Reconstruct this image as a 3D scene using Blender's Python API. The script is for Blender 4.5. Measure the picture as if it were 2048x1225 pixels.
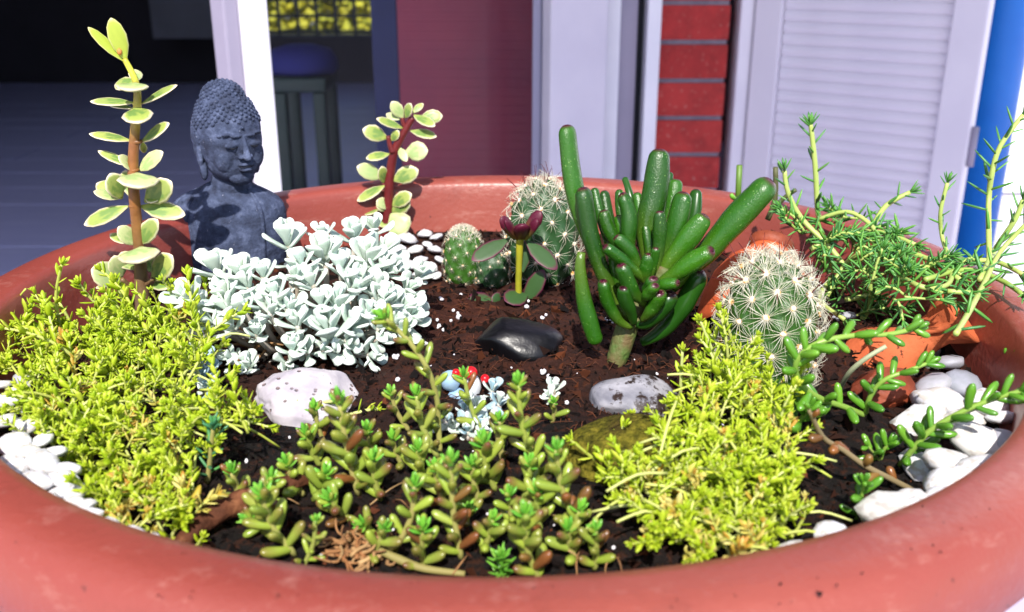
import bpy, bmesh, math, random
from math import sin, cos, pi, radians
from mathutils import Vector, Matrix, noise
V = Vector
rnd = random.Random(7)
for o in list(bpy.data.objects):
    bpy.data.objects.remove(o)
SC = bpy.context.scene
COL = SC.collection

# ------------------------------------------------------------------ camera, light, exposure
CAM = V((0, 0, 0.40)); TH = radians(20.0); F = 1967.0
cd = bpy.data.cameras.new('camera'); cam = bpy.data.objects.new('camera', cd); COL.objects.link(cam)
cam.location = CAM; cam.rotation_euler = (pi/2 - TH, 0, 0)
cd.sensor_width = 36; cd.lens = 36*F/2048; cd.clip_start = 0.01; cd.clip_end = 200
cd.dof.use_dof = True; cd.dof.focus_distance = 0.49; cd.dof.aperture_fstop = 13
SC.camera = cam
SUN_EL, SUN_AZ = radians(47), radians(-3)      # azimuth: to the right of straight behind the camera
w = bpy.data.worlds.new('World'); SC.world = w; w.use_nodes = True
nt = w.node_tree; bg = nt.nodes['Background']
sk = nt.nodes.new('ShaderNodeTexSky'); sk.sky_type = 'NISHITA'; sk.sun_disc = False
sk.sun_elevation = SUN_EL; sk.sun_rotation = pi - SUN_AZ
nt.links.new(sk.outputs[0], bg.inputs[0]); bg.inputs[1].default_value = 0.13
sl = bpy.data.lights.new('sun', 'SUN'); sl.energy = 4.6; sl.angle = radians(0.6); sl.color = (1.0, 0.95, 0.88)
so = bpy.data.objects.new('sun', sl); COL.objects.link(so)
tosun = V((sin(SUN_AZ)*cos(SUN_EL), -cos(SUN_AZ)*cos(SUN_EL), sin(SUN_EL)))
so.rotation_euler = (-tosun).to_track_quat('-Z', 'Y').to_euler(); so.location = (0.5, -2, 4)
vs = SC.view_settings; vs.view_transform = 'Standard'; vs.look = 'None'; vs.gamma = 1; vs.use_curve_mapping = False
vs.exposure = 0.62
SC.cycles.max_bounces = 8; SC.cycles.transparent_max_bounces = 12
SC.cycles.caustics_reflective = False; SC.cycles.caustics_refractive = False
SC.cycles.use_denoising = True

FWD = V((0, cos(TH), -sin(TH))); RT = V((1, 0, 0)); UP = V((0, sin(TH), cos(TH)))
def ray(px, py): return FWD + RT*((px-1024)/F) - UP*((py-612.5)/F)
def at(px, py, Y):
    r = ray(px, py); return CAM + r*(Y/r.y)
def onz(px, py, z):
    r = ray(px, py); return CAM + r*((z-CAM.z)/r.z)
def pxm(p):                     # metres per photo pixel at a place
    return (V(p)-CAM).dot(FWD)/F
ZF = -0.22           # floor level
PC = V((-0.006, 0.466)); RIM = 0.24; RIN = 0.236
def soil_z(x, y):
    dx, dy = x-PC.x, y-PC.y
    r = math.hypot(dx, dy)/RIN
    m = 0.203 + 0.010*max(0, 1-r*r) + 0.006*noise.noise((x*22, y*22, 3.1)) + 0.003*noise.noise((x*70, y*70, 1.7))
    return m
def on(px, py, dz=0.0):
    z = 0.206
    for _ in range(8):
        p = onz(px, py, z+dz); z = soil_z(p.x, p.y)
    return onz(px, py, z+dz)

# ------------------------------------------------------------------ materials
def lin(c):
    if isinstance(c, str):
        c = [int(c[i:i+2], 16)/255 for i in (0, 2, 4)]
        return tuple(x/12.92 if x <= .04045 else ((x+.055)/1.055)**2.4 for x in c)
    return tuple(c)
class NT:
    def __init__(s, name):
        s.m = bpy.data.materials.new(name); s.m.use_nodes = True; s.t = s.m.node_tree
        s.b = s.t.nodes['Principled BSDF']; s.out = s.t.nodes['Material Output']
        s.co = None
    def n(s, k, **kw):
        x = s.t.nodes.new('ShaderNode'+k)
        for a, v in kw.items(): setattr(x, a, v)
        return x
    def l(s, a, b): s.t.links.new(a, b)
    def coords(s, kind='Object'):
        if s.co is None: s.co = s.n('TexCoord')
        return s.co.outputs[kind]
    def noise(s, scale, detail=3, rough=.55, kind='Object', stretch=None):
        x = s.n('TexNoise'); x.inputs['Scale'].default_value = scale; x.inputs['Detail'].default_value = detail
        x.inputs['Roughness'].default_value = rough
        c = s.coords(kind)
        if stretch:
            mp = s.n('Mapping'); mp.inputs['Scale'].default_value = stretch; s.l(c, mp.inputs[0]); c = mp.outputs[0]
        s.l(c, x.inputs['Vector']); return x.outputs['Fac']
    def ramp(s, fac, stops):
        x = s.n('ValToRGB'); e = x.color_ramp.elements
        while len(e) < len(stops): e.new(.5)
        for q, (p, c) in zip(e, stops):
            q.position = p; q.color = (*lin(c), 1) if not isinstance(c, float) else (c, c, c, 1)
        s.l(fac, x.inputs[0]); return x.outputs[0]
    def mix(s, fac, a, b, mode='MIX'):
        x = s.n('Mix', data_type='RGBA', blend_type=mode)
        for sock, v in ((x.inputs[0], fac), (x.inputs[6], a), (x.inputs[7], b)):
            if hasattr(v, 'is_linked') or hasattr(v, 'links'): s.l(v, sock)
            elif isinstance(v, (int, float)): sock.default_value = v
            else: sock.default_value = (*lin(v), 1)
        return x.outputs[2]
    def math(s, op, a, b=None):
        x = s.n('Math', operation=op)
        for i, v in enumerate((a, b)):
            if v is None: continue
            if isinstance(v, (int, float)): x.inputs[i].default_value = v
            else: s.l(v, x.inputs[i])
        return x.outputs[0]
    def rand(s):                # one value per object and per loose piece
        o = s.n('ObjectInfo').outputs['Random']; g = s.n('NewGeometry').outputs['Random Per Island']
        return s.math('FRACT', s.math('ADD', s.math('MULTIPLY', g, 7.31), o))
    def attr(s, name):
        return s.n('Attribute', attribute_name=name).outputs['Fac']
    def color(s, c): s.l(c, s.b.inputs['Base Color'])
    def rough(s, r, spec=.5):
        s.b.inputs['Roughness'].default_value = r; s.b.inputs['Specular IOR Level'].default_value = spec
    def bump(s, h, dist, strength=1.0):
        x = s.n('Bump'); x.inputs['Distance'].default_value = dist; x.inputs['Strength'].default_value = strength
        s.l(h, x.inputs['Height']); s.l(x.outputs[0], s.b.inputs['Normal'])
    def translucent(s, col, f):
        tr = s.n('BsdfTranslucent'); ms = s.n('MixShader'); ms.inputs[0].default_value = f
        if hasattr(col, 'links'): s.l(col, tr.inputs[0])
        else: tr.inputs[0].default_value = (*lin(col), 1)
        s.l(s.b.outputs[0], ms.inputs[1]); s.l(tr.outputs[0], ms.inputs[2]); s.l(ms.outputs[0], s.out.inputs[0])

def leafmat(name, cols, edge=None, tip=None, rough=.4, trans=.15, spots=None, spec=.5, noise_s=3.0, edge_pos=(.55, .95), tip_pos=(.6, 1.0), tipvar=False, bump=0, speck=None, base=None, rvar=0):
    t = NT(name)
    r = t.rand()
    c = t.ramp(r, [(i/(len(cols)-1) if len(cols) > 1 else 0, k) for i, k in enumerate(cols)]) if len(cols) > 1 else t.mix(0.0, cols[0], cols[0])
    nz = t.noise(noise_s, 3)
    c = t.mix(t.ramp(nz, [(.3, 0.0), (.75, .35)]), c, t.mix(1.0, c, (.45, .55, .35), 'MULTIPLY'))
    if spots: c = t.mix(t.ramp(t.noise(noise_s*1.2, 2), [(.50, 0.0), (.60, 1.0)]), c, spots)
    if edge: c = t.mix(t.ramp(t.attr('edge'), [(edge_pos[0], 0.0), (edge_pos[1], 1.0)]), c, edge)
    if tip:
        f = t.ramp(t.attr('along'), [(tip_pos[0], 0.0), (tip_pos[1], 1.0)])
        if tipvar: f = t.math('MULTIPLY', f, t.ramp(t.math('FRACT', t.math('MULTIPLY', r, 5.7)), [(.25, 0.0), (.8, 1.0)]))
        c = t.mix(f, c, tip)
    if speck: c = t.mix(t.ramp(t.noise(noise_s*7, 1), [(.70, 0.0), (.76, .7)]), c, speck)
    if base: c = t.mix(t.ramp(t.attr('along'), [(.0, .8), (.42, 0.0)]), c, base)
    t.color(c); t.rough(rough, spec)
    if rvar: t.l(t.ramp(t.noise(noise_s*.6, 3), [(.35, rough*.7), (.7, min(1.0, rough+rvar))]), t.b.inputs['Roughness'])
    if bump: t.bump(t.noise(noise_s*9, 2), bump)
    if trans: t.translucent(c, trans)
    return t.m
def plain(name, c1, c2=None, scale=20, rough=.6, bump=0, bscale=None, spec=.4, metal=0, detail=4, lo=.35, hi=.65):
    t = NT(name); nz = t.noise(scale, detail)
    t.color(t.ramp(nz, [(lo, c1), (hi, c2 or c1)])); t.rough(rough, spec); t.b.inputs['Metallic'].default_value = metal
    if bump: t.bump(t.noise(bscale or scale*3, 5), bump)
    return t.m

# ------------------------------------------------------------------ geometry helpers
class Geo:
    def __init__(s): s.v = []; s.f = []; s.m = []; s.e = []; s.a = []
    def add(s, tpl, M=None, mi=0):
        o = len(s.v); vs, fs, es, al = tpl
        s.v += [tuple(M @ V(p)) for p in vs] if M is not None else list(vs)
        s.f += [tuple(o+i for i in f) for f in fs]; s.m += [mi]*len(fs); s.e += es; s.a += al
    def tube(s, pts, radii, n=6, mi=0, cap=True, round_tip=False):
        s.add(tube_tpl(pts, radii, n, cap), None, mi)
    def mesh(s, name, mats, smooth=True):
        me = bpy.data.meshes.new(name); me.from_pydata(s.v, [], s.f)
        for q in mats: me.materials.append(q)
        me.polygons.foreach_set('material_index', s.m)
        me.polygons.foreach_set('use_smooth', [smooth]*len(s.f))
        if any(s.e):
            a = me.attributes.new('edge', 'FLOAT', 'POINT'); a.data.foreach_set('value', s.e)
        if any(s.a):
            a = me.attributes.new('along', 'FLOAT', 'POINT'); a.data.foreach_set('value', s.a)
        me.update(); return me
    def obj(s, name, mats, parent=None, loc=None, smooth=True):
        if not isinstance(mats, (list, tuple)): mats = [mats]
        return link(name, s.mesh(name, mats, smooth), parent, loc)
def smoothline(pts, k=4):
    pts = [V(p) for p in pts]
    if len(pts) < 3: return [pts[0].lerp(pts[-1], i/(k+1)) for i in range(k+2)] if len(pts) == 2 else pts
    out = []
    for i in range(len(pts)-1):
        p0 = pts[max(i-1, 0)]; p1 = pts[i]; p2 = pts[i+1]; p3 = pts[min(i+2, len(pts)-1)]
        for j in range(k):
            t = j/k
            out.append(.5*((2*p1)+(p2-p0)*t+(2*p0-5*p1+4*p2-p3)*t*t+(3*p1-p0-3*p2+p3)*t**3))
    out.append(pts[-1]); return out
def interp(vals, t):
    x = t*(len(vals)-1); i = min(int(x), len(vals)-2) if len(vals) > 1 else 0
    return vals[0] if len(vals) == 1 else vals[i]+(vals[i+1]-vals[i])*(x-i)
def tube_tpl(pts, radii, n=6, cap=True, flat=1.0):
    pts = [V(p) for p in pts]; k = len(pts)
    if isinstance(radii, (int, float)): radii = [radii]
    vs, fs, es, al = [], [], [], []
    T = (pts[1]-pts[0]).normalized(); ref = V((0, 0, 1)) if abs(T.z) < .9 else V((0, 1, 0))
    u = T.cross(ref).normalized()
    for i, p in enumerate(pts):
        t2 = (pts[min(i+1, k-1)]-pts[max(i-1, 0)])
        if t2.length > 1e-9: T = t2.normalized()
        u = (u-T*u.dot(T)).normalized(); q = T.cross(u); r = interp(radii, i/(k-1))
        for j in range(n):
            a = 2*pi*j/n; vs.append(tuple(p+u*(cos(a)*r)+q*(sin(a)*r*flat))); al.append(i/(k-1)); es.append(0)
    for i in range(k-1):
        for j in range(n):
            a, b = i*n+j, i*n+(j+1) % n; fs.append((a, b, b+n, a+n))
    if cap:
        vs += [tuple(pts[0]), tuple(pts[-1])]; es += [0, 0]; al += [0, 1]; c0, c1 = k*n, k*n+1; b = (k-1)*n
        for j in range(n):
            fs.append(((j+1) % n, j, c0)); fs.append((b+j, b+(j+1) % n, c1))
    return vs, fs, es, al
def link(name, data, parent=None, loc=None):
    o = bpy.data.objects.new(name, data); COL.objects.link(o)
    if parent is not None:
        o.parent = parent
        if loc is None and parent.get('_w'):      # mesh is in world coordinates
            o.location = -V(parent['_w'])
    if loc is not None: o.location = loc
    return o
def tag(o, label=None, cat=None, group=None, kind=None):
    for k, v in (('label', label), ('category', cat), ('group', group), ('kind', kind)):
        if v: o[k] = v
    return o
def thing(name, label, cat, loc, group=None):
    o = link(name, None); o.location = loc; o['_w'] = tuple(loc); o.empty_display_size = .02
    return tag(o, label, cat, group)
def leaf_tpl(prof, n=6, cup=0.0, power=1.0):
    """prof: (t, half width, half thickness, lift); the leaf runs along +Y, 1 long and 1 wide at most."""
    vs, fs, es, al = [], [], [], []
    K = len(prof)
    for i, (t, wd, th, z) in enumerate(prof):
        for j in range(n):
            a = 2*pi*j/n; c, s_ = cos(a), sin(a)
            x = math.copysign(abs(c)**power, c)*wd
            vs.append((x, t, s_*th+z+cup*(x*x)))
            es.append(max(abs(c)**2, max(0, (t-.75)/.25))); al.append(t)
    for i in range(K-1):
        for j in range(n):
            a, b = i*n+j, i*n+(j+1) % n; fs.append((a, b, b+n, a+n))
    fs.append(tuple(range(n-1, -1, -1))); fs.append(tuple((K-1)*n+j for j in range(n)))
    return vs, fs, es, al
def frame(base, axis, normal, L, W, T):
    a = V(axis).normalized(); n_ = V(normal); n_ = n_-a*n_.dot(a)
    if n_.length < 1e-5: n_ = a.orthogonal()
    n_.normalize(); x = a.cross(n_)
    M = Matrix((( x.x*W, a.x*L, n_.x*T, base[0]), (x.y*W, a.y*L, n_.y*T, base[1]), (x.z*W, a.z*L, n_.z*T, base[2]), (0, 0, 0, 1)))
    return M
def tpl_mesh(name, tpl, mats):
    g = Geo(); g.add(tpl); return g.mesh(name, mats if isinstance(mats, list) else [mats])
def place(name, mesh, M, parent):
    o = bpy.data.objects.new(name, mesh); COL.objects.link(o); o.parent = parent
    o.matrix_basis = Matrix.Translation(-V(parent['_w'])) @ M if parent is not None and parent.get('_w') else M
    return o
def place_sub(name, mesh, M, part):      # part already offset by -root; give the sub-part the world matrix
    o = bpy.data.objects.new(name, mesh); COL.objects.link(o); o.parent = part
    o.matrix_basis = M                    # the part's mesh is in world coordinates, so its frame is the world's
    return o
# leaf shapes (unit)
SPOON = leaf_tpl([(0, .10, .05, 0), (.3, .16, .06, .02), (.6, .36, .07, .06), (.82, .47, .07, .12), (.95, .34, .05, .15), (1, .12, .02, .16)], 6, .25)
ROUNDL = leaf_tpl([(0, .06, .05, 0), (.12, .2, .07, .0), (.32, .42, .09, .01), (.58, .5, .1, .03), (.82, .38, .08, .06), (.95, .18, .05, .08), (1, .03, .02, .09)], 10, .3, .85)
BEAN = leaf_tpl([(0, .2, .2, 0), (.15, .38, .38, .02), (.45, .47, .45, .04), (.75, .5, .48, .10), (.93, .33, .32, .15), (1, .1, .1, .17)], 6)
SMALL = leaf_tpl([(0, .2, .1, 0), (.3, .45, .16, .02), (.7, .5, .16, .05), (1, .12, .06, .1)], 5)
NEEDLE = leaf_tpl([(0, .4, .4, 0), (.4, .5, .45, .02), (.8, .4, .35, .10), (1, .1, .1, .18)], 4)
def phyl(axis, k, spread, rot=2.4, ph=0.0):
    a = V(axis).normalized(); u = a.orthogonal().normalized(); q = a.cross(u)
    f = k*rot+ph; out = u*cos(f)+q*sin(f)
    return (a*cos(spread)+out*sin(spread)).normalized(), a
def stemleaves(pts, n, L, W, T, spread=1.0, tipn=6, rot=2.4, start=.12, shrink=.55, jit=.15, R=rnd, ph=None):
    """leaf matrices along a polyline: (matrix, tipness)"""
    out = []; ph = R.random()*6 if ph is None else ph
    k = len(pts)
    for i in range(n):
        t = start+(1-start)*(i+.5)/n; x = t*(k-1); j = min(int(x), k-2); p = pts[j].lerp(pts[j+1], x-j)
        ax = (pts[j+1]-pts[j]).normalized()
        s = (1-shrink*max(0, t-.55)/.45)*(1+R.uniform(-jit, jit))
        d, a = phyl(ax, i, spread*(1-.35*t)+R.uniform(-.15, .15), rot, ph)
        d = (d+V((0, 0, .12))).normalized()
        out.append((frame(p, d, a, L*s, W*s, T*s), t))
    ax = (pts[-1]-pts[-2]).normalized()
    for i in range(tipn):
        d, a = phyl(ax, i, .75-.55*i/max(1, tipn-1), 2.4, ph)
        s = (1-shrink)*(1.0-.35*i/max(1, tipn)); out.append((frame(pts[-1], d, a, L*s, W*s, T*s), 1))
    return out
def rock_mesh(name, sx, sy, sz, mat, seed=0, sub=3, amp=.18, freq=1.3, fine=0.0, facet=0.0, smooth=True):
    bm = bmesh.new(); bmesh.ops.create_icosphere(bm, subdivisions=sub, radius=1)
    R = random.Random(seed); off = V((R.uniform(0, 50), R.uniform(0, 50), R.uniform(0, 50)))
    planes = [(V((R.gauss(0, 1), R.gauss(0, 1), R.gauss(0, 1))).normalized(), R.uniform(.72, .9)) for _ in range(int(facet))]
    for v in bm.verts:
        d = v.co.normalized(); r = 1+amp*noise.noise(d*freq+off)+fine*noise.noise(d*6+off)
        p = d*r
        for n_, c in planes:
            e = p.dot(n_)-c
            if e > 0: p = p-n_*e*.9
        v.co = V((p.x*sx, p.y*sy, p.z*sz))
    me = bpy.data.meshes.new(name); bm.to_mesh(me); bm.free(); me.materials.append(mat)
    me.polygons.foreach_set('use_smooth', [smooth]*len(me.polygons)); return me
def box(g, x0, x1, y0, y1, z0, z1, mi=0, M=None, bev=0.0):
    bm = bmesh.new(); bmesh.ops.create_cube(bm, size=1)
    for v in bm.verts: v.co = V(((x0+x1)/2+v.co.x*(x1-x0), (y0+y1)/2+v.co.y*(y1-y0), (z0+z1)/2+v.co.z*(z1-z0)))
    if bev: bmesh.ops.bevel(bm, geom=list(bm.edges), offset=bev, segments=2, affect='EDGES', profile=.6)
    bm.verts.ensure_lookup_table(); bm.verts.index_update()
    vs = [tuple(v.co) for v in bm.verts]; fs = [tuple(v.index for v in f.verts) for f in bm.faces]; bm.free()
    g.add((vs, fs, [0]*len(vs), [0]*len(vs)), M, mi)
def lathe_tpl(prof, n=48, closed=False):
    vs, fs = [], []
    for r, z in prof:
        for j in range(n):
            a = 2*pi*j/n; vs.append((r*cos(a), r*sin(a), z))
    for i in range(len(prof)-1):
        for j in range(n):
            a, b = i*n+j, i*n+(j+1) % n; fs.append((a, b, b+n, a+n))
    return vs, fs, [0]*len(vs), [0]*len(vs)
def poly_in(p, poly):
    x, y = p; c = False; j = len(poly)-1
    for i in range(len(poly)):
        xi, yi = poly[i]; xj, yj = poly[j]
        if (yi > y) != (yj > y) and x < (xj-xi)*(y-yi)/(yj-yi)+xi: c = not c
        j = i
    return c
def sample(poly, n, R, mind=0):
    xs = [p[0] for p in poly]; ys = [p[1] for p in poly]; out = []; tries = 0
    while len(out) < n and tries < n*60:
        tries += 1
        p = (R.uniform(min(xs), max(xs)), R.uniform(min(ys), max(ys)))
        if not poly_in(p, poly): continue
        if mind and any((p[0]-q[0])**2+((p[1]-q[1])*1.4)**2 < mind*mind for q in out): continue
        out.append(p)
    return out

# ================================================================== SETTING
# floor
t = NT('terrace_tile'); nz = t.noise(6, 4)
t.color(t.ramp(nz, [(.3, 'A9A0BC'), (.7, 'BDB4CC')])); t.rough(.45); m_tile = t.m
t = NT('indoor_floor'); nz = t.noise(5, 4, stretch=(1, 6, 1))
t.color(t.ramp(nz, [(.3, 'BCBEEA'), (.7, 'C8CAF0')])); t.rough(.4); m_indoor = t.m
m_grout = plain('grout', 'CFCBD8', 'BDB8C8', 30)
g = Geo(); box(g, -30, 30, -30, 1.30, ZF-.3, ZF-.004); box(g, 0.72, 30, 1.304, 60, ZF-.3, ZF-.008)
o = g.obj('floor', m_grout, smooth=False); tag(o, kind='structure')
tm = Geo(); box(tm, -.1485, .1485, -.1485, .1485, -.006, .0, bev=.0012); tmesh = tm.mesh('floor_tile', [m_tile], False)
for i in range(-4, 5):
    for j in range(-1, 4):
        q = link('floor_tile', tmesh, o); q.location = (i*.3, .1+j*.3+.002*(i % 2), ZF+rnd.uniform(-.0006, .0006))
g = Geo(); box(g, -4, .715, 1.304, 4.9, ZF-.3, ZF-.004)
fi = g.obj('indoor_floor', plain('indoor_joint', 'C2C6E0', 'B0B4D0', 20), smooth=False); tag(fi, kind='structure')
bmx = Geo(); box(bmx, -.9, .9, -.094, .094, -.006, .0, bev=.001); bmesh_plank = bmx.mesh('floor_plank', [m_indoor], False)
for i in range(-2, 1):
    for j in range(0, 19):
        q = link('floor_plank', bmesh_plank, fi); q.location = (-.15+i*1.803+(j % 2)*.4-.9, 1.42+j*.1905, ZF+rnd.uniform(-.0005, .0005))
# indoor walls (dark room) and far glazed garden door
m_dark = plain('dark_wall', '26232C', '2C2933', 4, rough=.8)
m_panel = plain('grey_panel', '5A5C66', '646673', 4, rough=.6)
def wallbox(name, label, x0, x1, y0, y1, z0, z1, mat):
    g = Geo(); box(g, x0, x1, y0, y1, z0, z1); return tag(g.obj(name, mat, smooth=False), label, 'wall', kind='structure')
YF = 4.9
dx0, dx1 = at(505, 30, YF).x, at(742, 30, YF).x
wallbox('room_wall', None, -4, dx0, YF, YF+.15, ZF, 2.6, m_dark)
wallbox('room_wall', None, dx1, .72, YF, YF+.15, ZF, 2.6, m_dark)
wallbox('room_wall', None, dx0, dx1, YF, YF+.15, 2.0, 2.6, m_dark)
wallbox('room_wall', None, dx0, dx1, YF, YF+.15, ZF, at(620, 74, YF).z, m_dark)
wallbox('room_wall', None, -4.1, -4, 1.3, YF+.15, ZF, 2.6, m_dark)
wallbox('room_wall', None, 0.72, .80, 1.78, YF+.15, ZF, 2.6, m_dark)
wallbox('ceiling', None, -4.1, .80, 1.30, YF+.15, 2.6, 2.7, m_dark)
g = Geo(); box(g, at(300, 30, YF-.4).x, at(428, 30, YF-.4).x, YF-.4, YF-.003, at(360, 78, YF-.4).z, 1.8, bev=.004)  # lighter grey box added where the far wall is faintly lit
tag(g.obj('lit_wall_patch', m_panel, smooth=False), 'grey box standing in for a faintly lit part of the far wall', 'lit_patch')
# garden door grille at the far side of the room
m_grid = plain('grille_paint', '10241F', '152D26', 20, rough=.5)
gr = thing('door_grille', 'dark green square grille across the bright garden doorway, seen through the glass door', 'grille', ((dx0+dx1)/2, YF+.05, 0))
step = 0.092
i = 0; x = dx0+.02
while x < dx1:
    g = Geo(); box(g, x-.008, x+.008, YF+.04, YF+.056, at(620, 74, YF).z, 1.0); g.obj('upright_bar', m_grid, gr, smooth=False); x += step
for k in range(8):
    g = Geo(); box(g, dx0, dx1, YF+.057, YF+.069, at(620, 74, YF).z+.01+k*.075, at(620, 74, YF).z+.026+k*.075); g.obj('cross_bar', m_grid, gr, smooth=False)
# sunlit yellow shrub beyond it
m_yel = leafmat('garden_leaf', ['F2EA48', 'EAE650', 'F6F060', 'D8DC48'], rough=.6, trans=.5, noise_s=2)
sh = thing('garden_shrub', 'bright yellow-green shrub in the sun beyond the grille', 'shrub', ((dx0+dx1)/2-.3, YF+3.2, 0))
g = Geo(); R = random.Random(3)
for k in range(7):
    x = (dx0+dx1)/2+R.uniform(-.3, .3); g.tube([(x, YF+3.2, -.6), (x+R.uniform(-.1, .1), YF+3.2+R.uniform(-.1, .1), .9)], [.02, .008], 5)
g.obj('stem', plain('shrub_bark', '4A3C22', '5C4A2A'), sh)
g = Geo()
for k in range(4200):
    p = V(((dx0+dx1)/2+-.3+R.uniform(-.9, .9), YF+3.0+R.uniform(-.15, .25), R.uniform(-.7, .9)))
    d = V((R.gauss(0, 1), R.gauss(0, 1)-.4, R.gauss(0, .6)-.2))
    g.add(SMALL, frame(p, d, V((R.gauss(0, .5), -1, .8)), R.uniform(.08, .15), R.uniform(.06, .09), .02))
tag(g.obj('foliage', m_yel, sh), kind='stuff')
# added green and blue pieces standing in for vague reflections in the glass
Ys = 2.05
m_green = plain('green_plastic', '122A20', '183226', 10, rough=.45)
xs0, xs1 = at(545, 220, Ys).x, at(655, 220, Ys).x
st = thing('reflection_stool', 'low dark green seat added in place of a vague reflection in the glass door', 'reflection_stool', ((xs0+xs1)/2, Ys+.08, 0))
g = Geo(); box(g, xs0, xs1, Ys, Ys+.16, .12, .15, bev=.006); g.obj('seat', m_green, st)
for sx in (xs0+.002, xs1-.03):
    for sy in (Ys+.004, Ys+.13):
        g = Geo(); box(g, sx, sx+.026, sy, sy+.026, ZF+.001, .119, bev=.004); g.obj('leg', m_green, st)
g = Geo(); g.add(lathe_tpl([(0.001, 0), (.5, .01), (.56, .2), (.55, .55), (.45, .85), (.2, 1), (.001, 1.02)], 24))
cu = g.obj('reflection_cushion', plain('blue_cloth', '20246E', '1A1E60', 40, rough=.8)); cu.location = ((xs0+xs1)/2-.005, Ys+.08, .1502); cu.scale = (.135, .13, .06)
tag(cu, 'round blue pad added in place of a vague blue reflection in the glass door', 'reflection_cushion')

# ---- facade: open glass door leaf, jamb strips, brick pier, shutters
m_white = plain('white_frame', 'E4E2EA', 'DCDAE4', 12, rough=.35)
m_lav = plain('lavender_aluminium', 'DCD6E0', 'D4CEDA', 8, rough=.45)
m_grey = plain('grey_aluminium', '9A93A6', '908A9E', 8, rough=.45)
m_gap = plain('shade_gap', '1A1C26', '14161E', 8, rough=.6)  # near-black colour standing for the shade in the jamb gaps
Y1, Y2 = 1.18, 1.66
A = at(462, 180, Y1); B = at(1193, 180, Y2)
ang = math.atan2(B.y-A.y, B.x-A.x); LEN = math.hypot(B.x-A.x, B.y-A.y)
dr = link('glass_door', None); dr.location = (A.x, A.y, ZF+.004); dr.rotation_euler = (0, 0, ang)
tag(dr, 'open glass door with white stile beside the statue and a wide lavender stile on its right', 'door')
def along(px):                    # where the ray through px (at py 180) meets the door's line
    r = ray(px, 180); n_ = V((-sin(ang), cos(ang), 0)); s_ = (A-CAM).dot(n_)/r.dot(n_); p = CAM+r*s_
    return (p-A).dot(V((cos(ang), sin(ang), 0)))
L1, L2 = along(531), along(1082)
def dpart(name, m, *b, bev=.003, par=dr, smooth=False):
    g = Geo(); box(g, *b, bev=bev); o = link(name, g.mesh(name, [m], smooth), par); return o
s_ = dpart('stile', m_white, 0.012, L1, -.02, .02, 0, 2.0)
dpart('edge_seal', m_grey, -.008, 0.0115, -.014, .016, 0, 2.0, par=s_)
dpart('stile', m_lav, L2, LEN, -.02, .02, 0, 2.0)
dpart('rail', m_white, L1+.0005, L2-.0005, -.018, .018, 0, .045)
dpart('rail', m_white, L1+.0005, L2-.0005, -.018, .018, 1.95, 2.0)
t = NT('door_glass'); tr = t.n('BsdfTransparent'); tr.inputs[0].default_value = (.92, .93, .98, 1)
gl = t.n('BsdfGlossy'); gl.inputs['Roughness'].default_value = .02; fr = t.n('Fresnel'); fr.inputs[0].default_value = 1.16
ms = t.n('MixShader'); t.l(fr.outputs[0], ms.inputs[0]); t.l(tr.outputs[0], ms.inputs[1]); t.l(gl.outputs[0], ms.inputs[2]); t.l(ms.outputs[0], t.out.inputs[0])
m_glass = t.m
dpart('pane', m_glass, L1+.0005, L2-.0005, -.003, .003, .0455, 1.9495, bev=0)
# added maroon slats standing in for a vague brown-red reflection in the glass
m_mar = plain('maroon_slat', '8A3444', '9A3A46', 6, rough=.6); m_mar2 = plain('navy_edge', '1C2346', '232B52', 6, rough=.6)
Yb = 1.75
bx0, bx1 = at(800, 180, Yb).x, at(1100, 180, Yb).x
bl = thing('reflection_blind', 'dark maroon slatted sheet added in place of a brown-red reflection in the glass door', 'reflection_blind', ((bx0+bx1)/2, Yb, ZF+.012))
g = Geo()
for k in range(100):
    z = ZF+.02+k*.0079; box(g, bx0, bx1, Yb-.003+.0006*(k % 2), Yb+.001, z, z+.0079-.0001); 
tag(g.obj('slats', m_mar, bl, smooth=False), kind='stuff')
g = Geo(); box(g, bx0-.045, bx0-.0005, Yb-.004, Yb+.02, ZF+.012, .8, bev=.003); g.obj('side_rail', m_mar2, bl, smooth=False)
g = Geo(); box(g, bx0, bx1, Yb+.0015, Yb+.004, ZF+.012, .75); g.obj('backing', m_mar, bl, smooth=False)
# jamb
Yj = 1.70
def strip(p0, p1, y0, y1, m, name, par): 
    g = Geo(); box(g, at(p0, 180, Yj).x, at(p1, 180, Yj).x, y0, y1, ZF+.001, 2.59, bev=.002); return g.obj(name, m, par, smooth=False)
jb = thing('door_jamb', 'narrow upright door jamb of white and grey strips left of the brick pier', 'jamb', (at(1250, 180, Yj).x, Yj, 0))
strip(1193, 1206, 1.715, 1.78, m_gap, 'gap_strip', jb)
strip(1206, 1234, 1.68, 1.78, m_white, 'white_strip', jb)
strip(1234.5, 1270, 1.70, 1.78, m_grey, 'grey_strip', jb)
strip(1270.5, 1284, 1.72, 1.78, m_gap, 'gap_strip', jb)
strip(1284.5, 1311, 1.67, 1.78, m_white, 'white_strip', jb)
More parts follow.
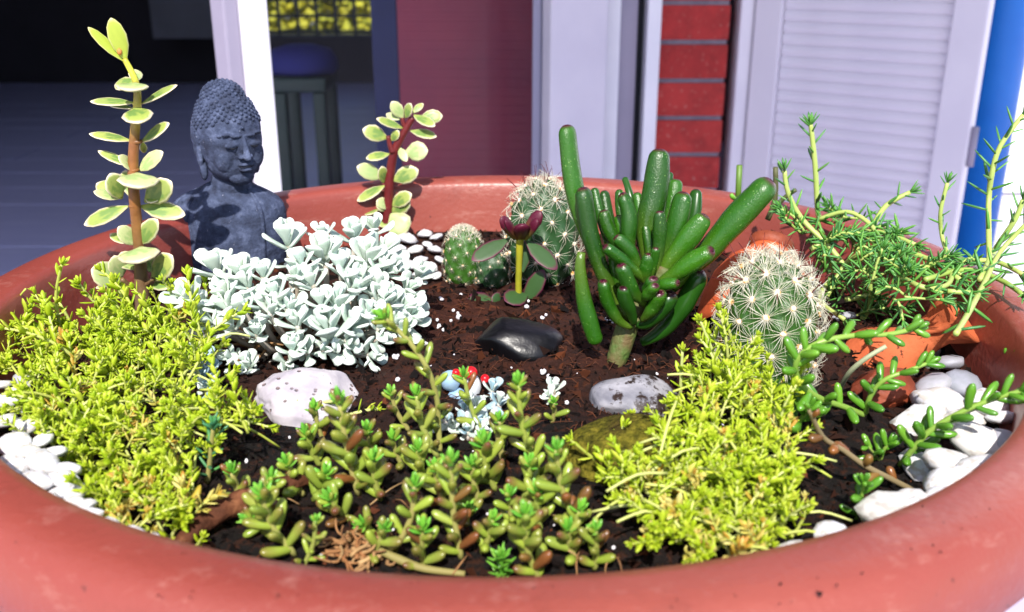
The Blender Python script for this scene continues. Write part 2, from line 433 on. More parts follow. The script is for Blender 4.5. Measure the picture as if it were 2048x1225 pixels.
# brick pier
t = NT('red_brick'); nz = t.noise(45, 5); c = t.ramp(t.rand(), [(0, '9E2A28'), (.5, 'AC3230'), (1, 'B63C36')])
c = t.mix(t.ramp(nz, [(.35, 0.0), (.8, .5)]), c, '6E201F'); c = t.mix(t.ramp(t.noise(120, 2), [(.60, 0.0), (.74, .55)]), c, 'B77B72'); c = t.mix(t.ramp(t.noise(14, 6, .7), [(.5, 0.0), (.68, .45)]), c, '5A1C1C')
t.color(c); t.rough(.75, .3); t.bump(nz, .0015); m_brick = t.m
m_mort = plain('mortar', '8C8391', '7A7382', 60, rough=.9, bump=.001)
px0, px1 = at(1311, 180, Yj).x+.001, at(1450, 180, Yj).x
bw = px1-px0
pier = thing('brick_pier', 'narrow pier of red bricks with grey mortar between the jamb and the shutter', 'pier', ((px0+px1)/2, Yj, 0))
g = Geo(); box(g, px0+.002, px1-.002, Yj+.006, Yj+.11, ZF, 2.59); g.obj('mortar', m_mort, pier, smooth=False)
zj = at(1380, 162, Yj).z; pitch = at(1380, 85, Yj).z-at(1380, 162, Yj).z
z = zj-pitch*6
for k in range(-4, 16):
    zz = zj+(k-3)*pitch
    if zz < ZF+.002: continue
    g = Geo(); box(g, px0, px1, Yj, Yj+.108, zz+.004, zz+pitch-.004, bev=.0015)
    for i, v in enumerate(g.v): g.v[i] = (v[0]+.0006*noise.noise((v[2]*90, k, 0)), v[1]+.0008*noise.noise((v[0]*60, v[2]*60, k)), v[2]+.0006*noise.noise((v[0]*50, k, 5)))
    g.obj('brick', m_brick, pier, smooth=False)
# shutter: white post then ribbed leaf swung toward the camera
Ps = at(1503, 180, 1.70); Pe = at(1957, 180, 1.49)
po = thing('shutter_post', 'slim lavender-white post between the brick pier and the ribbed shutter', 'post', (at(1486, 180, 1.69).x, 1.69, 0))
g = Geo(); box(g, at(1470, 180, 1.69).x, at(1498, 180, 1.69).x, 1.69, 1.75, ZF+.001, 2.59, bev=.004); g.obj('post_body', m_lav, po, smooth=False)
a2 = math.atan2(Pe.y-Ps.y, Pe.x-Ps.x); LS = math.hypot(Pe.x-Ps.x, Pe.y-Ps.y)
shu = link('shutter', None); shu.location = (Ps.x, Ps.y, ZF+.006); shu.rotation_euler = (0, 0, a2)
tag(shu, 'wide pale lavender shutter with fine horizontal ribs, standing half open', 'shutter')
w1, w2 = LS*.135, LS*.865
dpart('stile', m_lav, .002, w1, -.018, .018, 0, 1.9, par=shu)
dpart('stile', m_lav, w2, LS, -.018, .018, 0, 1.9, par=shu)
dpart('rail', m_lav, w1+.0005, w2-.0005, -.017, .017, 0, .06, par=shu)
dpart('rail', m_lav, w1+.0005, w2-.0005, -.017, .017, 1.84, 1.9, par=shu)
rp = (at(1720, 91, 1.6)-at(1720, 114, 1.6)).z*1.04
sg = Geo(); bm_p = [(-.0035, 0), (-.0062, rp*.25), (-.0072, rp*.5), (-.0062, rp*.75), (-.0035, rp*.985)]
for k in range(len(bm_p)-1):
    (ya, za), (yb, zb) = bm_p[k], bm_p[k+1]
    for yy, zz in ((ya, za), (yb, zb)): pass
vs_ = []
for (y_, z_) in bm_p+[(.010, rp*.985), (.010, 0)]:
    vs_ += [(w1+.001, y_, z_), (w2-.001, y_, z_)]
fs_ = [(2*i, 2*i+1, (2*i+3) % 14, (2*i+2) % 14) for i in range(7)]
sg.add((vs_, fs_, [0]*14, [0]*14)); slat = sg.mesh('slat', [m_lav], False)
k = 0
while .0605+k*rp < 1.83:
    if .0605+(k+1)*rp < 1.8395:
        q = link('slat', slat, shu); q.location = (0, 0, .0605+k*rp)
    k += 1
g = Geo(); g.tube([(LS+.004, .0, .3), (LS+.004, .0, .36)], .006, 8); link('hinge', g.mesh('hinge', [m_grey]), shu)
# unseen slab added overhead, its edges shaped to shade the facade
m_conc = plain('render', 'C9C4CC', 'BDB8C2', 3, rough=.8)
g = Geo(); box(g, -4.3, -.12, -.90, 1.29, 2.62, 2.76); box(g, -.1195, .79, -1.15, 1.29, 2.62, 2.76); tag(g.obj('shade_slab', m_conc, smooth=False), kind='structure')
wallbox('house_wall', None, -4.3, -1.75, 1.30, 1.5, ZF, 2.6, m_conc)
# blue post and sunlit white wall to the right
m_blue = plain('blue_paint', '1470D0', '1A7AD8', 10, rough=.4)
bp = thing('blue_post', 'bright blue round post in front of the sunlit white wall at the right edge', 'post', (at(1978, 180, 1.75).x+.012, 1.75, 0))
g = Geo(); c = at(1980, 180, 1.75); g.add(lathe_tpl([(.001, ZF), (.048, ZF), (.048, 2.2), (.001, 2.2)], 32), Matrix.Translation((c.x, c.y, 0))); g.obj('shaft', m_blue, bp)
g = Geo(); g.add(lathe_tpl([(.0485, ZF), (.066, ZF), (.066, ZF+.012), (.0485, ZF+.02)], 32), Matrix.Translation((c.x, c.y, 0))); g.obj('base_ring', m_blue, bp)
g = Geo(); box(g, at(1995, 100, 2.6).x-.1, 6, 2.6, 2.75, ZF, 2.6)
tag(g.obj('garden_wall', plain('white_wall', 'F2F2F4', 'EAEAF0', 3, rough=.8), smooth=False), 'glaring white wall in full sun behind the blue post', 'wall')

# ================================================================== THE POT
t = NT('terracotta_plastic'); nz = t.noise(9, 4)
c = t.ramp(nz, [(.3, '843A32'), (.7, '92443A')]); c = t.mix(t.ramp(t.noise(3.2, 3), [(.4, 0.0), (.7, .35)]), c, '9A5646')
sc_ = t.noise(40, 8, .78, stretch=(1, 1, 4)); c = t.mix(t.ramp(sc_, [(.55, 0.0), (.70, .38)]), c, 'BC8C80'); c = t.mix(t.ramp(t.noise(12, 8, .8), [(.56, 0.0), (.68, .4)]), c, '6A3026')
c = t.mix(t.ramp(t.noise(230, 3), [(.71, 0.0), (.76, .8)]), c, '4A2018')
t.color(c); t.rough(.40, .6); t.bump(t.noise(300, 3), .0003); m_pot = t.m
h = .16
prof = [(.001, .012), (.175, .012), (.20, .06), (1.44*h, .17), (1.475*h, RIM-.016), (1.488*h, RIM-.008), (1.492*h, RIM-.0035), (1.503*h, RIM-.0008), (1.53*h, RIM), (1.58*h, RIM+.0006), (1.625*h, RIM-.0005), (1.655*h, RIM-.004), (1.675*h, RIM-.010), (1.683*h, RIM-.018), (1.68*h, RIM-.027), (1.655*h, RIM-.034), (1.61*h, RIM-.037), (1.57*h, RIM-.040), (1.53*h, .18), (1.2*h, ZF+.006), (1.18*h, ZF), (.001, ZF)]
g = Geo(); g.add(lathe_tpl(prof, 160))
pot = g.obj('planter', m_pot); pot.location = (PC.x, PC.y, .0005)
tag(pot, 'big round terracotta-coloured planter bowl with a thick rolled rim holding the succulent garden', 'planter')
# soil
t = NT('potting_soil'); nz = t.noise(26, 5); n2 = t.noise(260, 4); 
c = t.ramp(nz, [(.35, '0C0706'), (.5, '180C08'), (.66, '32160D')])
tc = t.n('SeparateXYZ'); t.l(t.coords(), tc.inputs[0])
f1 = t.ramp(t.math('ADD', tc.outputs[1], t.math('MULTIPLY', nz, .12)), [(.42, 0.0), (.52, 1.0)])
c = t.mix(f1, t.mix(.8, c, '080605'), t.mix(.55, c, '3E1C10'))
c = t.mix(t.ramp(n2, [(.52, 0.0), (.75, .5)]), c, '54290F'); c = t.mix(t.ramp(n2, [(.2, 0.75), (.42, .0)]), c, '0A0706')
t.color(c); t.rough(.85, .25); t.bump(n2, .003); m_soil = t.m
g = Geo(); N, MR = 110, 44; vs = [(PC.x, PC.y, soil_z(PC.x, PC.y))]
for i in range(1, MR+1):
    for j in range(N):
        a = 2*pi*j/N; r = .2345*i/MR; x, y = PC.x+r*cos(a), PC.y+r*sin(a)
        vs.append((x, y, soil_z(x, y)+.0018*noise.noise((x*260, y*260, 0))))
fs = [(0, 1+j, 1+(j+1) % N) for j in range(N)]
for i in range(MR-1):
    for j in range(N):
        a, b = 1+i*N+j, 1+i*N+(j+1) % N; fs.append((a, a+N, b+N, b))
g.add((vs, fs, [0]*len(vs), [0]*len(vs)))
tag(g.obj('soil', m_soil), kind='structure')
# crumbs, fibres, perlite
def crumb(R, s):
    vs = [(R.gauss(0, .5)*s, R.gauss(0, .5)*s, R.gauss(0, .5)*s) for _ in range(5)]
    return vs, [(0, 1, 2), (0, 2, 3), (0, 3, 1), (1, 2, 4), (2, 3, 4), (3, 1, 4)], [0]*5, [0]*5
R = random.Random(11); g = Geo()
for _ in range(9000):
    a = R.random()*2*pi; r = .229*math.sqrt(R.random()); x, y = PC.x+r*cos(a), PC.y+r*sin(a)
    g.add(crumb(R, R.choice([.0008, .0012, .0012, .0018, .0024, .0042])), Matrix.Translation((x, y, soil_z(x, y)+.0006)))
t = NT('soil_crumb'); c = t.ramp(t.rand(), [(0, '070404'), (.6, '150A07'), (.88, '30170D'), (1, '5A2F1A')]); t.color(c); t.rough(.9, .2)
tag(g.obj('soil_crumbs', t.m, smooth=False), 'loose dark crumbs of potting soil in the planter', 'soil crumbs', kind='stuff')
g = Geo()
for _ in range(420):
    px, py = R.uniform(860, 1420), R.uniform(580, 860); p = on(px, py, .001); d = V((R.gauss(0, 1), R.gauss(0, 1), R.gauss(0, .25))).normalized()*R.uniform(.003, .009)
    g.tube([p, p+d*.5+V((0, 0, R.uniform(.0, .002))), p+d], .00017, 3, cap=False)
tag(g.obj('peat_fibres', plain('peat_fibre', '4E2A18', '6E3E26', 90, rough=.9)), 'fine reddish peat fibres on the bare soil', 'fibres', kind='stuff')
m_perl = plain('perlite', 'E8E6EA', 'D6D2DC', 300, rough=.9)
g = Geo(); blob = None
bm = bmesh.new(); bmesh.ops.create_icosphere(bm, subdivisions=1, radius=1); 
ICO = ([tuple(v.co) for v in bm.verts], [tuple(v.index for v in f.verts) for f in bm.faces], [0]*12*4, [0]*12*4); bm.free()
ICO = (ICO[0], ICO[1], [0]*len(ICO[0]), [0]*len(ICO[0]))
def blobm(p, s, R, sq=.8):
    return Matrix.Translation(p) @ Matrix.Rotation(R.random()*6, 4, V((R.gauss(0, 1), R.gauss(0, 1), R.gauss(0, 1))).normalized()) @ Matrix.Diagonal((s*R.uniform(.7, 1.2), s*R.uniform(.7, 1.2), s*sq, 1))
spots = [(880,597),(905,625),(880,657),(897,640),(914,630),(1215,640),(1120,548),(1130,552),(1085,634),(930,590),(1084,744),(1101,752),(1136,803),(491,922),(527,952),(790,712),(800,755),(1085,890),(1230,1098),(1120,545),(960,655),(1010,560),(1180,640),(1310,745),(1262,770),(852,690),(870,640),(1055,612)]
for px, py in spots:
    for _ in range(R.randint(1, 3)): g.add(ICO, blobm(on(px+R.gauss(0, 4), py+R.gauss(0, 3), .0012), R.uniform(.0008, .0017), R))
for _ in range(60):
    g.add(ICO, blobm(on(R.uniform(560, 1500), R.uniform(580, 1120), .0008), R.uniform(.0003, .0008), R))
tag(g.obj('perlite_grains', m_perl), 'scattered white perlite grains on the dark soil', 'perlite', kind='stuff')
# ================================================================== STONES
R = random.Random(21)
m_peb = leafmat('white_pebble', ['DEDDE4', 'E8E7EA', 'D2D1DC', 'E0DCD8'], rough=.6, trans=0, noise_s=2, spots='BCB6B0')
m_pebg = leafmat('grey_shaded_pebble', ['A09FAC', 'ACABB6', '9294A2'], rough=.6, trans=0, noise_s=3)  # own grey of some pebbles, also shade put into colour of white ones
peb = [rock_mesh('pebble', 1, 1, 1, m_peb, i, 2, (.30), 1.5, .07, facet=16) for i in range(9)]
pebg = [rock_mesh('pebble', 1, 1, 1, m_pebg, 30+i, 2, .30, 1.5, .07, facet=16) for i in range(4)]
def pebble(px, py, w_, h_, z, label, group, meshes=peb, rot=None, flat=.5):
    p = onz(px, py, z) if z is not None else on(px, py, h_*.3*.00025)
    u = pxm(p); a, b = w_*u*.5, max(h_, .45*w_)*u*.62
    o = bpy.data.objects.new('pebble', R.choice(meshes)); COL.objects.link(o)
    o.location = p; o.scale = (a, b, a*flat); o.rotation_euler = (R.uniform(-.4, .4), R.uniform(-.35, .35), R.uniform(-.9, .9) if rot is None else rot)
    return tag(o, label, 'pebble', group)
GL = 'white pebbles heaped along the left rim'
LSP = {(20,935): 'largest white pebble of the left heap, right against the rim at the photo edge', (88,925): 'long oval white pebble in the middle of the left heap', (300,1082): 'last sliver of white pebble at the rim below the straw-coloured sprigs',
 (262,1070): 'thin white pebble edge at the rim, second from the right end of the left heap', (215,1052): 'flat white pebble at the rim, third from the right end of the left heap', (150,985): 'white pebble touching the lower left corner of the golden mat',
 (8,770): 'topmost white pebble of the left heap at the photo edge', (30,890): 'wide white pebble above the largest one in the left heap', (128,960): 'bright rounded pebble at the right side of the left heap'}
LL = 'small white pebble packed among the others between the left rim and the golden mat'
for px, py, w_, h_ in [(18,800,70,44),(60,815,56,40),(10,842,60,40),(55,852,66,44),(30,890,80,50),(85,880,60,44),(20,935,90,66),(88,925,90,54),(70,965,90,50),(128,960,80,50),(10,975,60,50),(120,985,64,40),(150,985,60,46),(150,1005,50,36),(100,1000,60,36),(175,1010,46,40),(55,905,60,44),(110,905,60,40),(140,940,56,40),(45,985,60,40),(180,1030,60,30),(215,1052,70,30),(262,1070,80,26),(300,1082,56,20),(160,1020,60,34),(8,770,40,40),(40,780,50,36)]:
    pebble(px, py, w_, h_, .226-.00002*max(0, px-60), LSP.get((px, py), LL), GL)
for px, py, w_, h_, lab in [(45, 760, 50, 30, 'grey-blue shaded pebble at the far left edge of the golden mat')]:
    pebble(px, py, w_, h_, .224, lab, None, pebg)
GR = 'white stones heaped along the right inner wall'
right = [(1901,724,62,46,.210,'shade-tinted flat white pebble on top of the right heap, under the clay flask mouth',pebg),
 (1862,772,90,56,.209,'bluish shaded pebble beside the clay flask in the right heap',pebg),
 (1925,768,80,56,.211,'grey rounded pebble against the shaded planter wall',pebg),
 (1880,805,110,60,.211,'wide white stone in the middle of the right heap',peb),
 (1838,845,120,58,.211,'long white stone at the left end of the right heap, below the clay flask',peb),
 (1975,808,100,66,.215,'large white stone at the right end of the heap under the trailing stem',peb),
 (1930,845,90,60,.214,'white stone lying under the leaves of the long right trailing stem',peb),
 (2000,835,56,60,.217,'cream stone pressed against the right rim',peb),
 (1955,885,120,70,.217,'broad bright white stone in the lower part of the right heap',peb),
 (2005,885,60,64,.219,'speckled grey-white stone at the right end beside the rim',pebg),
 (1905,930,110,74,.216,'big white stone at the lower left of the right heap',peb),
 (1960,935,90,50,.220,'white stone close to the right rim below the speckled one',peb),
 (1910,970,130,50,.221,'flat white slab stone lying along the right rim',peb),
 (1832,930,56,74,.208,'upright oval white pebble on black soil below the long trailing stem',peb),
 (1880,995,80,44,.222,'small white stone at the lower end of the right heap with soil on it',peb),
 (1830,1000,70,50,.222,'white stone between the brown stem end and the rim',peb),
 (1778,1022,112,110,.220,'largest bright white stone by the front right rim',peb),
 (1842,1022,80,50,.223,'low white stone right of the largest one at the rim',peb),
 (1658,1068,66,56,.219,'single round white pebble on the soil near the front right rim',peb),
 (1582,1106,84,26,.222,'half hidden white pebble at the foot of the right golden clump',peb),
 (1808,868,50,30,.206,'small white chip left of the long trailing stem',peb),
 (1690,640,46,40,.206,'pale stone glimpsed among the needle stonecrop',pebg),
 (1850,702,60,40,.206,'shaded grey stone behind the clay flask neck',pebg)]
for px, py, w_, h_, z, lab, me in right: pebble(px, py, w_*1.15, h_*1.15, z, lab, GR, me)
GB = 'white pebbles at the back wall'
LB = 'small white pebble in the loose pile between the silver clump and the small cactus'
for px, py, w_ in [(815,478,46),(850,468,34),(872,475,32),(795,500,44),(830,500,40),(870,500,34),(842,520,30),(862,535,34),(820,530,38),(880,520,26),(850,555,30),(835,548,28),(872,552,28),(805,520,36),(855,490,26),(1150,505,22),(1160,560,26)]:
    if px > 1100: lab, gg = ('grey-brown pebble in shade under the tall green fingers' if px == 1160 else 'tiny white pebble between the back cactus and the green fingers'), None
    else: lab, gg = LB, GB
    pebble(px, py, w_, w_*.8, on(px, py, .004).z, lab, gg, pebg if px == 1160 else peb)
for px, py, w_, lab in [(245,645,60,'white pebble showing at the foot of the tall jade stem'),(395,668,44,'bluish white pebble half hidden in the golden mat'),(120,668,44,'pale pebble half hidden at the left of the golden mat')]:
    pebble(px, py, w_, w_*.6, on(px, py, .006).z, lab, None)
def rock(name, label, px, py, w_, h_, d_, dz, mat, seed, rotz=0, tilt=(0, 0), cat='rock', **kw):
    p = on(px, py); p = V((p.x, p.y, soil_z(p.x, p.y)+dz)); u = pxm(p)
    me = rock_mesh(name, w_*u*.5, d_*u*.5, h_*u*.5, mat, seed, **kw)
    o = link(name, me); o.location = p; o.rotation_euler = (tilt[0], tilt[1], rotz); return tag(o, label, cat)
# white stone with pits
t = NT('pitted_stone'); c = t.ramp(t.noise(60, 4), [(.35, 'A09AA4'), (.65, 'C6C0C2')])
vo = t.n('TexVoronoi'); vo.inputs['Scale'].default_value = 250; t.l(t.coords(), vo.inputs['Vector'])
dots = t.ramp(vo.outputs['Distance'], [(.14, 1.0), (.26, 0.0)])
sel = t.ramp(t.noise(110, 1), [(.36, 0.0), (.44, 1.0)]); f = t.math('MULTIPLY', dots, sel)
c = t.mix(t.math('MULTIPLY', f, .75), c, '6B4A44'); t.color(c); t.rough(.8, .3)
t.bump(t.math('SUBTRACT', t.noise(90, 4), f), .0012); m_pit = t.m
rock('pitted_stone', 'big pale stone full of small pits in front of the silver clump', 624, 798, 222, 112, 190, -.001, m_pit, 5, .2, (.12, .16), sub=5, amp=.2, freq=1.2, fine=.05, facet=9)
# grey white stone with soil on it
t = NT('marble_stone'); c = t.ramp(t.noise(38, 5, stretch=(1, 1, 3)), [(.35, '62636E'), (.58, 'A8A6AE'), (.72, '5E606C')])
c = t.mix(t.ramp(t.noise(85, 5, .7), [(.50, 0.0), (.56, 1.0)]), c, '24130D'); t.color(c); t.rough(.6); t.bump(t.noise(60, 4), .002)
rock('grey_stone', 'grey and white stone dusted with soil below the finger jade', 1275, 806, 184, 92, 150, .001, t.m, 9, -.2, (.1, .1), sub=4, amp=.2, freq=1.1, fine=.03, facet=5)
# mossy rock
t = NT('mossy_rock'); c = t.ramp(t.noise(300, 4), [(.3, '2E2E10'), (.5, '5A561A'), (.68, '7E7428')]); c = t.mix(t.ramp(t.noise(40, 4), [(.45, 0.0), (.6, .8)]), c, '3B2A1C')
t.color(c); t.rough(.95, .1); t.bump(t.noise(420, 4), .004)
rock('mossy_rock', 'rounded rock covered in olive moss under the right golden clump', 1275, 925, 300, 190, 220, .000, t.m, 14, .3, (0, 0), sub=5, amp=.16, freq=1.2, fine=.05)
# polished black stone
t = NT('black_stone'); t.color(t.ramp(t.noise(30, 4, stretch=(1, 5, 1)), [(.4, '08080B'), (.7, '15151C')])); t.rough(.36, .4); t.bump(t.noise(60, 4), .0012); 
rock('black_stone', 'smooth flat black stone lying on the bare brown soil', 1035, 690, 196, 92, 130, .002, t.m, 18, -.1, (.05, .08), sub=4, amp=.2, freq=1.1, fine=.015, facet=14)
# driftwood
t = NT('driftwood'); c = t.ramp(t.noise(60, 6, .6, stretch=(1.5, 1.5, 1.5)), [(.3, '2E1A12'), (.55, '5A3422'), (.75, '8A5A3C')]); t.color(c); t.rough(.85, .2); t.bump(t.noise(160, 5, stretch=(1, 1, 1)), .003); m_wood = t.m
def path(pts, dz=0.0, k=4):       # (px, py[, extra height]) on the soil
    return smoothline([on(p[0], p[1], dz+(p[2] if len(p) > 2 else 0)) for p in pts], k)
g = Geo(); P = path([(350,1100,.003),(395,1055,.006),(450,1018,.008),(520,990,.008),(590,965,.007),(650,955,.004)], 0, 6); u = pxm(P[0])
tp = tube_tpl(P, [14*u, 21*u, 26*u, 25*u, 22*u, 14*u, 6*u], 12); g.add(tp)
for i, v in enumerate(g.v):
    d = .0016*noise.noise((v[0]*160, v[1]*160, v[2]*260)); g.v[i] = (v[0]+d, v[1], v[2]+d*1.4)
tag(g.obj('driftwood', m_wood), 'brown weathered piece of driftwood at the front left edge of the soil', 'driftwood')
g = Geo(); P = path([(1226,745,.002),(1232,715,.006),(1240,690,.006)]); 
# dried root knot
m_root = leafmat('dried_root', ['B9875A', '9A6238', 'D0A878', '7A4A2A'], rough=.8, trans=.1)
rk = thing('root_knot', 'tangle of dried tan roots lying on the soil at the front rim', 'roots', on(715, 1095))
g = Geo(); R = random.Random(5)
for k in range(46):
    c = on(R.gauss(712, 26), R.gauss(1098, 14), .002); pts = [c]
    d = V((R.gauss(0, 1), R.gauss(0, 1), R.gauss(0, .5))).normalized()
    for j in range(4):
        d = (d+V((R.gauss(0, .6), R.gauss(0, .6), R.gauss(0, .4)))).normalized(); q = pts[-1]+d*.0028; q.z = max(q.z, soil_z(q.x, q.y)+.0006); pts.append(q)
    g.tube(smoothline(pts, 2), [R.uniform(.0004, .0011), .0003], 5)
g.obj('root', m_root, rk)
g = Geo(); P = path([(752,1098,.004),(800,1120,.004),(850,1138,.003),(930,1148,.002)]); g.tube(P, [.0011, .0016, .0014, .001], 7); g.obj('old_stem', leafmat('old_stem', ['8A8450', '9A8A50'], rough=.7, trans=0), rk)
g = Geo(); R = random.Random(6)
for a, b in [((740,1010),(806,965)),((700,1092),(660,1090)),((1110,1100),(1165,1120)),((1155,1160),(1160,1100)),((1210,1150),(1240,1115)),((1225,1110),(1245,1150)),((790,1000),(820,1020)),((1100,1030),(1140,1060)),((770,1040),(800,1065)),((905,1150),(935,1110)),((560,1000),(600,1010))]:
    P = path([(*a, .002), ((a[0]+b[0])/2+R.uniform(-10, 10), (a[1]+b[1])/2-8, .006), (*b, .002)]); g.tube(P, .00028, 4)
tag(g.obj('loose_roots', m_root), 'fine tan root threads lying loose over the front soil', 'root threads', kind='stuff')

# ================================================================== CLAY FLASK AND CLAY POT
t = NT('clay'); c = t.ramp(t.noise(30, 4), [(.3, 'A8502E'), (.7, 'C46A42')]); c = t.mix(t.ramp(t.noise(160, 4, .7), [(.62, 0.0), (.68, .9)]), c, '3A1A10')
t.color(c); t.rough(.8, .25); t.bump(t.noise(200, 4), .0008); m_clay = t.m
t = NT('wet_clay'); c = t.ramp(t.noise(50, 5), [(.35, '5A2416'), (.65, '9A4A2E')]); t.color(c); t.rough(.6, .4); t.bump(t.noise(180, 4), .001); m_clay2 = t.m
c0 = at(1752, 735, .462); c1 = at(1905, 640, .452); axis = (c1-c0); LA = axis.length; u = pxm(c0)
M = frame(c0, axis, V((0, -.5, 1)), 1, 1, 1)
R4 = Matrix((( 1, 0, 0, 0), (0, 0, 1, 0), (0, -1, 0, 0), (0, 0, 0, 1)))     # lathe z -> frame y
M = M @ Matrix(((1, 0, 0, 0), (0, 0, 1, 0), (0, 1, 0, 0), (0, 0, 0, 1)))
fl = thing('clay_flask', 'small terracotta clay flask lying on its side by the right white stones', 'flask', c0)
g = Geo(); r_ = 84*u
g.add(lathe_tpl([(.001, -r_*.95), (r_*.6, -r_*.9), (r_*.92, -r_*.55), (r_, -.02*r_), (r_*.9, .4*r_), (r_*.62, .78*r_), (r_*.46, 1.05*r_), (r_*.40, LA*.72)], 40), M)
g.obj('body', m_clay, fl)
g = Geo(); g.add(lathe_tpl([(r_*.405, LA*.70), (r_*.42, LA*.82), (r_*.62, LA*.98), (r_*.72, LA*1.06), (r_*.73, LA*1.09), (r_*.66, LA*1.09), (r_*.5, LA*.95), (r_*.3, LA*.8), (.001, LA*.78)], 40), M)
g.obj('flared_mouth', m_clay, fl)
g = Geo(); H = smoothline([c0+axis*.50+V((-.001, -r_*.3, r_*.42)), c0+axis*.72+V((0, -r_*.42, r_*.30)), c0+axis*.95+V((0, -r_*.55, r_*.30))], 4)
g.add(tube_tpl(H, [10*u, 15*u, 19*u], 12, True, .6)); g.obj('handle', m_clay, fl)
g = Geo(); g.add(lathe_tpl([(r_*.965, -.50*r_), (r_*1.02, -.47*r_), (r_*1.03, -.40*r_), (r_*.99, -.36*r_)], 40), M); g.obj('band', m_clay2, fl)
rock('clay_shard', 'wet dark terracotta shard standing in the soil in front of the clay flask', 1768, 800, 150, 100, 80, .004, m_clay2, 3, .1, (.2, 0), 'shard', sub=4, amp=.2, facet=16, fine=.03, smooth=False)
# upside-down clay pot with soil on it
b0 = on(1500, 668); u = pxm(b0); top = at(1546, 474, b0.y+.040)
ax = (top-b0); Mq = Matrix.Translation(b0-ax*.05) @ V((0, 0, 1)).rotation_difference(ax).to_matrix().to_4x4()
cp = thing('clay_pot', 'small orange clay pot with soil in it, leaning behind the white-spined cactus', 'pot', b0)
LL_ = ax.length; g = Geo(); r0, r1 = 112*u, 40*u
g.add(lathe_tpl([(r0*.9, 0), (r0, .03*LL_), (r0*.99, .3*LL_), (r0*.9, .52*LL_), (r0*.72, .70*LL_), (r1*1.25, .84*LL_), (r1*1.02, .90*LL_)], 40), Mq); gr_ = Geo(); gr_.add(lathe_tpl([(r1*1.03, .895*LL_), (r1*1.14, .91*LL_), (r1*1.16, .99*LL_), (r1*1.06, 1.0*LL_), (r1*.98, .96*LL_), (r1*.9, .9*LL_)], 40), Mq); gr_.obj('rim', m_clay2, cp); t = NT('orange_clay'); t.color(t.ramp(t.noise(25, 4), [(.3, 'B44E2A'), (.7, 'CC6438')])); t.rough(.75, .25); t.bump(t.noise(200, 4), .0006); g.obj('body', t.m, cp)
g = Geo(); g.add(lathe_tpl([(r1*1.0, .93*LL_), (r1*.6, .97*LL_), (.001, .98*LL_)], 24), Mq); R = random.Random(4)
for _ in range(300):
    a = R.random()*6.28; q = r1*math.sqrt(R.random()); g.add(crumb(R, .0022), Mq @ Matrix.Translation((q*cos(a), q*sin(a), .985*LL_)))
g.obj('soil_plug', plain('peat', '3A1C10', '6A3820', 200, rough=.9, bump=.002), cp)

# ================================================================== STATUE
t = NT('slate_stone'); nz = t.noise(120, 5, .65)
c = t.ramp(nz, [(.3, '272C3E'), (.52, '3E4760'), (.74, '626C8A')]); c = t.mix(t.ramp(t.noise(500, 3), [(.68, 0.0), (.74, .6)]), c, '9094A8')
t.color(c); t.rough(.85, .25); t.bump(t.math('ADD', nz, t.math('MULTIPLY', t.noise(600, 3), .5)), .0012); m_slate = t.m
def remesh(name, parts, voxel, smooth_it, mat, M):
    bm = bmesh.new()
    for c_, r_, rot in parts:
        Mx = Matrix.Translation(c_) @ (rot if rot else Matrix.Identity(4)) @ Matrix.Diagonal((*r_, 1))
        bmesh.ops.create_icosphere(bm, subdivisions=4, radius=1, matrix=Mx)
    me = bpy.data.meshes.new('raw'); bm.to_mesh(me); bm.free()
    o = bpy.data.objects.new('raw', me); COL.objects.link(o)
    md = o.modifiers.new('r', 'REMESH'); md.mode = 'VOXEL'; md.voxel_size = voxel
    ms_ = o.modifiers.new('s', 'SMOOTH'); ms_.iterations = smooth_it; ms_.factor = .5
    dg = bpy.context.evaluated_depsgraph_get(); e = o.evaluated_get(dg); m2 = bpy.data.meshes.new_from_object(e)
    bpy.data.objects.remove(o); m2.name = name; m2.materials.clear(); m2.materials.append(mat); m2.transform(M)
    m2.polygons.foreach_set('use_smooth', [True]*len(m2.polygons)); return m2
YB = .615
hc = at(459, 283, YB); u = pxm(hc); K = u/.000318
sb = at(458, 560, YB)
bud = thing('statue', 'dark slate-grey Buddha bust with curled hair standing behind the silver clump', 'statue', (sb.x, sb.y+.01, soil_z(sb.x, sb.y)))
def X(s, f): return [(V((s*a[0], a[1], a[2])), b, None) for s in (-1, 1) for a, b in f]
hp = [(V((0, 0, .002)), (.0208, .0232, .0250), None), (V((0, -.0035, -.0115)), (.0172, .0180, .0140), None), (V((0, -.0145, -.0200)), (.0085, .0062, .0056), None)]
hp += X(1, [((.0090, -.0122, -.0065), (.0082, .0080, .0110)), ((.0079, -.0212, .0012), (.0048, .0022, .0021)), ((.0028, -.0232, -.0062), (.0022, .0026, .0018)),
            ((.0045, -.0222, .0068), (.0040, .0018, .0013)), ((.0092, -.0200, .0078), (.0046, .0018, .0013)), ((.0130, -.0166, .0068), (.0026, .0016, .0012))])
for i in range(9):
    q = i/8; hp.append((V((0, -.0222-.0042*q, .0052-.0112*q)), (.0013+.0011*q, .0018+.0006*q, .0018), None))
hp += [(V((0, -.0268, -.0066)), (.0024, .0022, .0020), None), (V((0, -.0224, -.0111)), (.0052, .0027, .0013), None), (V((0, -.0220, -.0144)), (.0044, .0029, .0017), None),
       (V((0, -.0222, .0115)), (.0010, .0016, .0010), None)]
hp += [(V((0, .003, -.030)), (.0140, .0135, .0190), None), (V((0, .003, -.042)), (.0165, .0155, .0100), None)]
MH = Matrix.Translation(hc) @ Matrix.Rotation(radians(38), 4, 'Z') @ Matrix.Diagonal((K*.95, K, K, 1))
head = remesh('head', hp, .00045, 4, m_slate, MH)
ho = link('head', head, bud)
